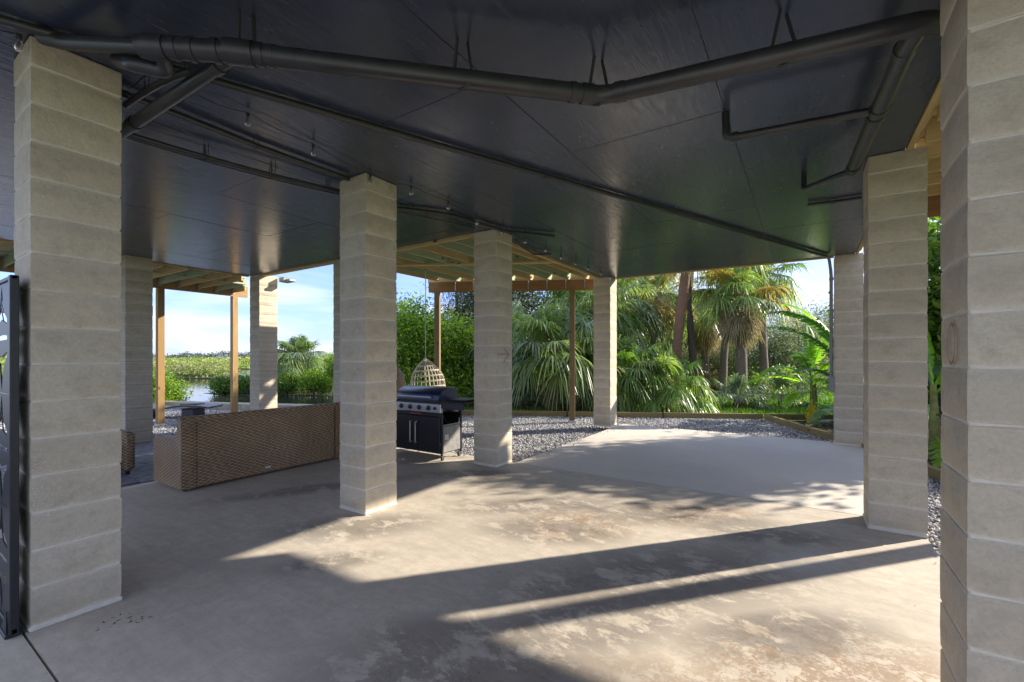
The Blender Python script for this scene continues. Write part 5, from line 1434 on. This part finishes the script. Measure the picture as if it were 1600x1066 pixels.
# backing woodland
wl_ = [(800, 26, 6.5, 3.4, 'leaf_dark', "dark woodland tree behind the dense sabal palm"), (872, 29, 6.2, 3.2, 'leaf_mangrove', "mid-green woodland tree behind the shaggy short palm"), (940, 27, 6.8, 3.2, 'leaf_dark', "dark woodland tree behind the slim far pillar"),
       (1010, 30, 7.0, 3.4, 'leaf_mangrove', "green woodland tree behind the leaning reddish trunk"), (1085, 32, 5.8, 3.0, 'leaf_dark', "dark tree behind the brown-skirted palm"), (905, 38, 8, 4, 'leaf_dark', "tall distant dark tree between the deck post and slim far pillar"), (1040, 42, 8.5, 4, 'leaf_dark', "tall distant dark tree far behind the leaning palm")]
for k, (px, Z, top, hf, mt, lb) in enumerate(wl_):
    tree(px, Z, top, lb, hf, 12000, .24, mt, 60 + k, .3, nb=14, crad=.5, tr=.16, group="woodland trees beyond the lawn")
# thicket on the right
th = [(1105, 25, 2.2, 2.4, 'leaf_olive', "olive shrub at the left end of the grey-green thicket"), (1150, 24, 2.9, 2.4, 'leaf_olive', "rounded olive thicket bush directly behind the big skirted palm"), (1205, 21, 2.7, 2.2, 'leaf_olive', "grey-green bush right of the big palm's trunk"),
      (1250, 22, 3.7, 2.4, 'leaf_olive', "taller grey-green bush behind the banana leaves"), (1300, 24, 4.4, 2.6, 'leaf_olive', "tallest grey-green thicket tree, behind the conduit pillar"), (1225, 31, 4.6, 3.4, 'leaf_mangrove', "pale green tree rising behind the thicket left of the conduit"), (1360, 24, 4.6, 3.2, 'leaf_olive', "grey-green tree behind the shadow-casting pillar")]
for k, (px, Z, top, hf, mt, lb) in enumerate(th):
    tree(px, Z, top, lb, hf, 13000, .13, mt, 80 + k, -.05, nb=15, crad=.32, tr=.06, name="thicket_shrub", cat="shrub", group="grey-green thicket beyond the lawn", needle=1.4)
tree(1118, 19.5, .75, "small dry twiggy shrub on the lawn below the brown-skirted palm", .9, 2500, .10, 'leaf_dry', 95, -.1, nb=6, name="shrub", cat="shrub", tr=.03)
tree(1192, 19, .7, "low green weeds right of the big palm's foot", 1.2, 4000, .10, 'leaf_mangrove', 96, -.1, nb=7, name="shrub", cat="shrub", tr=.03)
tree(1500, 15, 3.8, "leafy tree behind the right frame pillar", 1.8, 8000, .15, 'leaf_mangrove', 97, .2, nb=10)
for k, (qx, qy, top, hf, lb) in enumerate([(2.1, 11.0, 4.2, 1.25, "slim leafy tree beside the planting bed, hidden by the right frame pillar"), (3.2, 12.6, 5.2, 1.45, "leafy tree on the far side of the planting bed at the right"), (3.25, 10.7, 3.7, 1.05, "bushy shrub tree at the near edge of the planting bed on the right"), (4.5, 14.3, 5.4, 1.4, "tall leafy tree farthest right of the planting bed"), (1.2, 14.4, 3.4, 1.0, "leafy shrub tree behind the conduit pillar")]):
    Zq = -qx * math.sin(YAW) + qy * math.cos(YAW); pq = 800 + FPX * (qx * math.cos(YAW) + qy * math.sin(YAW)) / Zq
    if k < 4: tree(pq, Zq, top, lb, hf, 9000, .16, 'leaf_mangrove', 300 + k, .3, nb=11, shell=.2)
# bare dark trunks
def bare(px, Z, pts, r, label, seed):
    rr = random.Random(seed); x, y = far(px, Z); t = thing("bare_trunk_tree", (x, y, -.16), label, "tree")
    c, s = math.cos(YAW), math.sin(YAW)
    P_ = [Vector((dx * c, dx * s, dz)) for dx, dz in pts]
    mb = MB(); mb.tube(P_, [r * 1.5] + [r * (1 - .6 * k / len(P_)) for k in range(1, len(P_))], 10); lpart("trunk", mb, M['bark'], t, True)
    bl = [(P_[-1].x + rr.uniform(-1, 1), P_[-1].y + rr.uniform(-1, 1), P_[-1].z + rr.uniform(-.5, .8), .9, .9, .6) for _ in range(5)]
    link("crown", leafcloud("crown", bl, 4000, .14, M['leaf_dark'], seed), t)
bare(1092, 16.2, [(0, 0), (-.08, .5), (-.2, 2.0), (-.35, 3.6), (-.3, 7.5)], .13, "thin dark leaning trunk between the reddish palm and the skirted palms", 3)
bare(1078, 19.5, [(0, 0), (.1, 1.2), (-.05, 3.0), (.2, 8.5)], .12, "slender dark trunk behind the short fat palm", 4)

# --- creek side: mangroves
def mangrove(px, Z, top, half, label, leaf, seed, mat='leaf_mangrove', size=.11, low=-.1, z0=-.72, depth=None, nb=12):
    t = tree(px, Z, top, label, half, leaf, size, mat, seed, low, "mangrove", "mangrove", "mangroves along the creek", 'bark', z0, nb=nb, tr=.05, crad=.22, depth=depth, shell=.3)
    rr = random.Random(seed); mb = MB()
    for k in range(int(26 * half)):
        a = rr.uniform(0, 6.28); r0 = rr.uniform(.3, 1.0) * half; x = math.cos(a) * r0; y = math.sin(a) * r0 * .8
        mb.tube([(x * .8, y * .8, (low - z0) + .15), (x * .97, y * .97, (low - z0) * .6), (x * 1.03, y * 1.03, -.05)], [.012, .016, .012], 4)
    o = lpart("prop_roots", mb, M['bark'], t); o['kind'] = 'stuff'
    return t
mangrove(252, 15.4, .62, .62, "near leafy mangrove by the seawall behind the left deck post", 11000, 101, 'leaf_bright', .10, -.35)
mangrove(228, 14.5, 1.0, .9, "mangrove half hidden behind the shaded pillar at left", 8000, 102, 'leaf_bright', .10, -.35)
mangrove(350, 27, .1, .8, "low mangrove at the left tip of the creek island", 9000, 103, 'leaf_mangrove', .13, -.48)
mangrove(378, 27.5, .2, 1.3, "low mangrove on the creek island right of the second deck post", 9000, 104, 'leaf_mangrove', .13, -.48)
mangrove(425, 27.5, .4, 1.3, "creek island mangrove behind the far left pillar", 9000, 105, 'leaf_mangrove', .13, -.48)
mangrove(450, 26.5, .45, 1.1, "rounded mangrove in front of the island palm", 10000, 106, 'leaf_mangrove', .12, -.48)
mangrove(490, 26, .55, 1.2, "mangrove on the bank right of the island palm", 10000, 107, 'leaf_bright', .12, -.48)
mangrove(535, 25.5, 1.5, 1.1, "taller mangrove behind the mostly hidden pillar", 9000, 108, 'leaf_bright', .12, -.3)
mangrove(515, 30, 1.6, 1.0, "tall bright mangrove right of the island palm crown", 9000, 109, 'leaf_bright', .12, -.1)
palm(466, 28.3, 1.6, "sabal palm rising above the creek island mangroves", (0, 0), (.2, .18), 64, 20, 1.15, ('frond', 'frond_blue', 'frond'), 'palmbark', (.5, 1.5), 120, (75, -55), -.7, group="sabal palm on the creek island")

def islandpoly(name, pts, z):
    mb = MB(); mb.prism([far(px, Z) for px, Z in pts], z - .6, z); return struct(name, mb, M['mud'])
islandpoly("creek_island", [(338, 26.8), (400, 26.3), (540, 25.2), (600, 26), (600, 31), (500, 31), (400, 29.5), (318, 28)], -.69)
islandpoly("marsh_terrain", [(-600, 50), (200, 49), (346, 47), (366, 56), (352, 88), (-600, 95)], -.6)
islandpoly("marsh_terrain", [(-700, 105), (300, 96), (400, 84), (620, 80), (700, 150), (700, 260), (-700, 260)], -.6)
def marshcloud(name, regions, mat, seed, label):
    g = np.random.default_rng(seed); Vs, Ts = [], []
    for (p0, p1, Z0, Z1, top, n, size) in regions:
        nc = n // 10; px = g.uniform(p0, p1, nc); Z = Z0 + (Z1 - Z0) * g.random(nc) ** 1.0
        X = (px - 800) / FPX * Z; x = X * math.cos(YAW) - Z * math.sin(YAW); y = X * math.sin(YAW) + Z * math.cos(YAW)
        hgt_ = top * (.55 + .45 * np.sin(x * .35 + 1.3 * np.sin(y * .21)) * np.sin(y * .29 + 2)) ; hgt_ = np.clip(hgt_, -.3, top)
        zc = -.55 + (hgt_ + .55) * g.random(nc) ** .45
        ci = np.repeat(np.arange(nc), 10); nn = len(ci)
        Pp = np.stack([x[ci], y[ci], zc[ci]], 1) + g.normal(size=(nn, 3)) * size * np.array([2.2, 2.2, .7])
        ax = g.normal(size=(nn, 3)); ax /= np.linalg.norm(ax, axis=1)[:, None]; nr = g.normal(size=(nn, 3)); sd = np.cross(ax, nr); sd /= np.linalg.norm(sd, axis=1)[:, None]
        L = size * g.uniform(.6, 1.3, nn)[:, None]; W = L * .5
        Vs.append(np.stack([Pp - ax * L * .5, Pp + sd * W * .5, Pp + ax * L * .5, Pp - sd * W * .5], 1).reshape(-1, 3))
        pt = .5 + .28 * np.sin(x * .12 + 2) * np.cos(y * .17); Ts.append(np.clip(pt[ci] + g.normal(0, .17, nn), 0, 1))
    V = np.concatenate(Vs); F = np.arange(len(V)).reshape(-1, 4)
    o = link(name, np_mesh(name, V, F, mat, np.concatenate(Ts))); tag(o, label, "marsh", kind='stuff')
marshcloud("marsh_mangroves", [(-300, 352, 48, 64, .35, 26000, .30), (-300, 356, 64, 90, .45, 26000, .38), (-300, 660, 86, 130, .5, 40000, .5), (-300, 660, 130, 255, .55, 40000, .9)], M['leaf_marsh'], 1, "wide band of low sunlit marsh mangroves beyond the creek")
marshcloud("dry_marsh_scrub", [(230, 345, 49, 60, .25, 5000, .28), (200, 350, 62, 84, .38, 6000, .35), (-300, 600, 100, 160, .4, 7000, .6)], M['leaf_dry'], 2, "tan patches of dry scrub in the marsh")
# far shore
g = np.random.default_rng(9); Vs = []; Ts = []
nc = 5200; px = g.uniform(-700, 760, nc); Z = 820 + 120 * g.random(nc); X = (px - 800) / FPX * Z
top = 8.5 + 3.5 * np.sin(px * .021) + 2.5 * np.sin(px * .11 + 1) + 1.5 * np.sin(px * .31)
x = X * math.cos(YAW) - Z * math.sin(YAW); y = X * math.sin(YAW) + Z * math.cos(YAW); z = -.5 + top * g.random(nc) ** .6
ci = np.repeat(np.arange(nc), 7); nn = len(ci); Pp = np.stack([x[ci], y[ci], z[ci]], 1) + g.normal(size=(nn, 3)) * np.array([5, 5, 1.2])
ax = g.normal(size=(nn, 3)); ax /= np.linalg.norm(ax, axis=1)[:, None]; sd = np.cross(ax, g.normal(size=(nn, 3))); sd /= np.linalg.norm(sd, axis=1)[:, None]
L = g.uniform(1.6, 3.6, nn)[:, None]
V = np.stack([Pp - ax * L * .5, Pp + sd * L * .35, Pp + ax * L * .5, Pp - sd * L * .35], 1).reshape(-1, 3)
o = link("far_shore_trees", np_mesh("far_shore_trees", V, np.arange(len(V)).reshape(-1, 4), M['leaf_far'], np.clip(g.normal(.5, .2, nn), 0, 1))); tag(o, "hazy line of trees on the far shore", "treeline", kind='stuff')
mb = MB(); mb.prism([far(-800, 810), far(790, 810), far(790, 1200), far(-800, 1200)], -1.2, -.45); struct("far_shore", mb, M['mud'])

# --- lawn grass
g = np.random.default_rng(21); n = 60000
px = g.uniform(740, 1420, n); Z = 12.3 + 17 * g.random(n) ** 1.3; X = (px - 800) / FPX * Z
x = X * math.cos(YAW) - Z * math.sin(YAW); y = X * math.sin(YAW) + Z * math.cos(YAW)
ok = ~inside(x, y, gpoly) & ~inside(x, y, [T1, T2, T3, (6, 3), (6, 12.5), (2.2, 15.3)]); x, y, Z = x[ok], y[ok], Z[ok]; n = len(x)
a = g.uniform(0, 6.28, n); hgt_ = g.uniform(.05, .13, n) * (1 + .8 * (np.sin(x * 1.7) * np.sin(y * 1.3) > .5)); w = .012 + .0008 * Z
lean = g.normal(0, .04, (n, 2))
V = np.stack([np.stack([x - np.cos(a) * w, y - np.sin(a) * w, np.full(n, -.14)], 1), np.stack([x + np.cos(a) * w, y + np.sin(a) * w, np.full(n, -.14)], 1), np.stack([x + lean[:, 0], y + lean[:, 1], -.14 + hgt_], 1)], 1).reshape(-1, 3)
o = link("lawn_grass", np_mesh("lawn_grass", V, np.arange(len(V)).reshape(-1, 3), M['grassblade'], np.clip(g.normal(.5, .22, n), 0, 1))); tag(o, "short bright green lawn grass beyond the timber edging", "grass", kind='stuff')
# leaf litter in the planting bed
g = np.random.default_rng(22); n = 2600
x = g.uniform(-1, 4.5, n); y = g.uniform(4, 14.5, n); ok = inside(x, y, [T1, T2, T3, (3.2, 4), (5, 4), (5, 12), (2.2, 14.8)]); x, y = x[ok], y[ok]; n = len(x)
a = g.uniform(0, 6.28, n); L = g.uniform(.03, .08, n); dz = g.uniform(.002, .03, n)
V = np.stack([np.stack([x - np.cos(a) * L, y - np.sin(a) * L, -.115 + dz], 1), np.stack([x + np.sin(a) * L * .3, y - np.cos(a) * L * .3, -.115 + 0 * x], 1), np.stack([x + np.cos(a) * L, y + np.sin(a) * L, -.112 + dz * .5], 1), np.stack([x - np.sin(a) * L * .3, y + np.cos(a) * L * .3, -.11 + dz], 1)], 1).reshape(-1, 3)
o = link("leaf_litter", np_mesh("leaf_litter", V, np.arange(len(V)).reshape(-1, 4), M['frond_dead'], np.clip(g.normal(.4, .25, n), 0, 1))); tag(o, "dry leaf litter on the dark soil of the planting bed", "leaf litter", kind='stuff')

# dry leaf scraps on the concrete by the near pillar
g = np.random.default_rng(31); n = 34
x = np.concatenate([g.normal(-3.33, .05, 14), g.normal(-3.22, .04, 8), g.uniform(-6, .6, 12)]); y = np.concatenate([g.normal(.93, .05, 14), g.normal(1.0, .04, 8), g.uniform(.8, 5, 12)])
a = g.uniform(0, 6.28, n); L = g.uniform(.006, .016, n)
V = np.stack([np.stack([x - np.cos(a) * L, y - np.sin(a) * L, .003 + 0 * x], 1), np.stack([x + np.sin(a) * L * .35, y - np.cos(a) * L * .35, .001 + 0 * x], 1), np.stack([x + np.cos(a) * L, y + np.sin(a) * L, .005 + 0 * x], 1), np.stack([x - np.sin(a) * L * .35, y + np.cos(a) * L * .35, .002 + 0 * x], 1)], 1).reshape(-1, 3)
o = link("leaf_scraps", np_mesh("leaf_scraps", V, np.arange(len(V)).reshape(-1, 4), M['boot'], None)); tag(o, "tiny dry leaf scraps on the concrete by the near left pillar", "leaf scraps", kind='stuff')
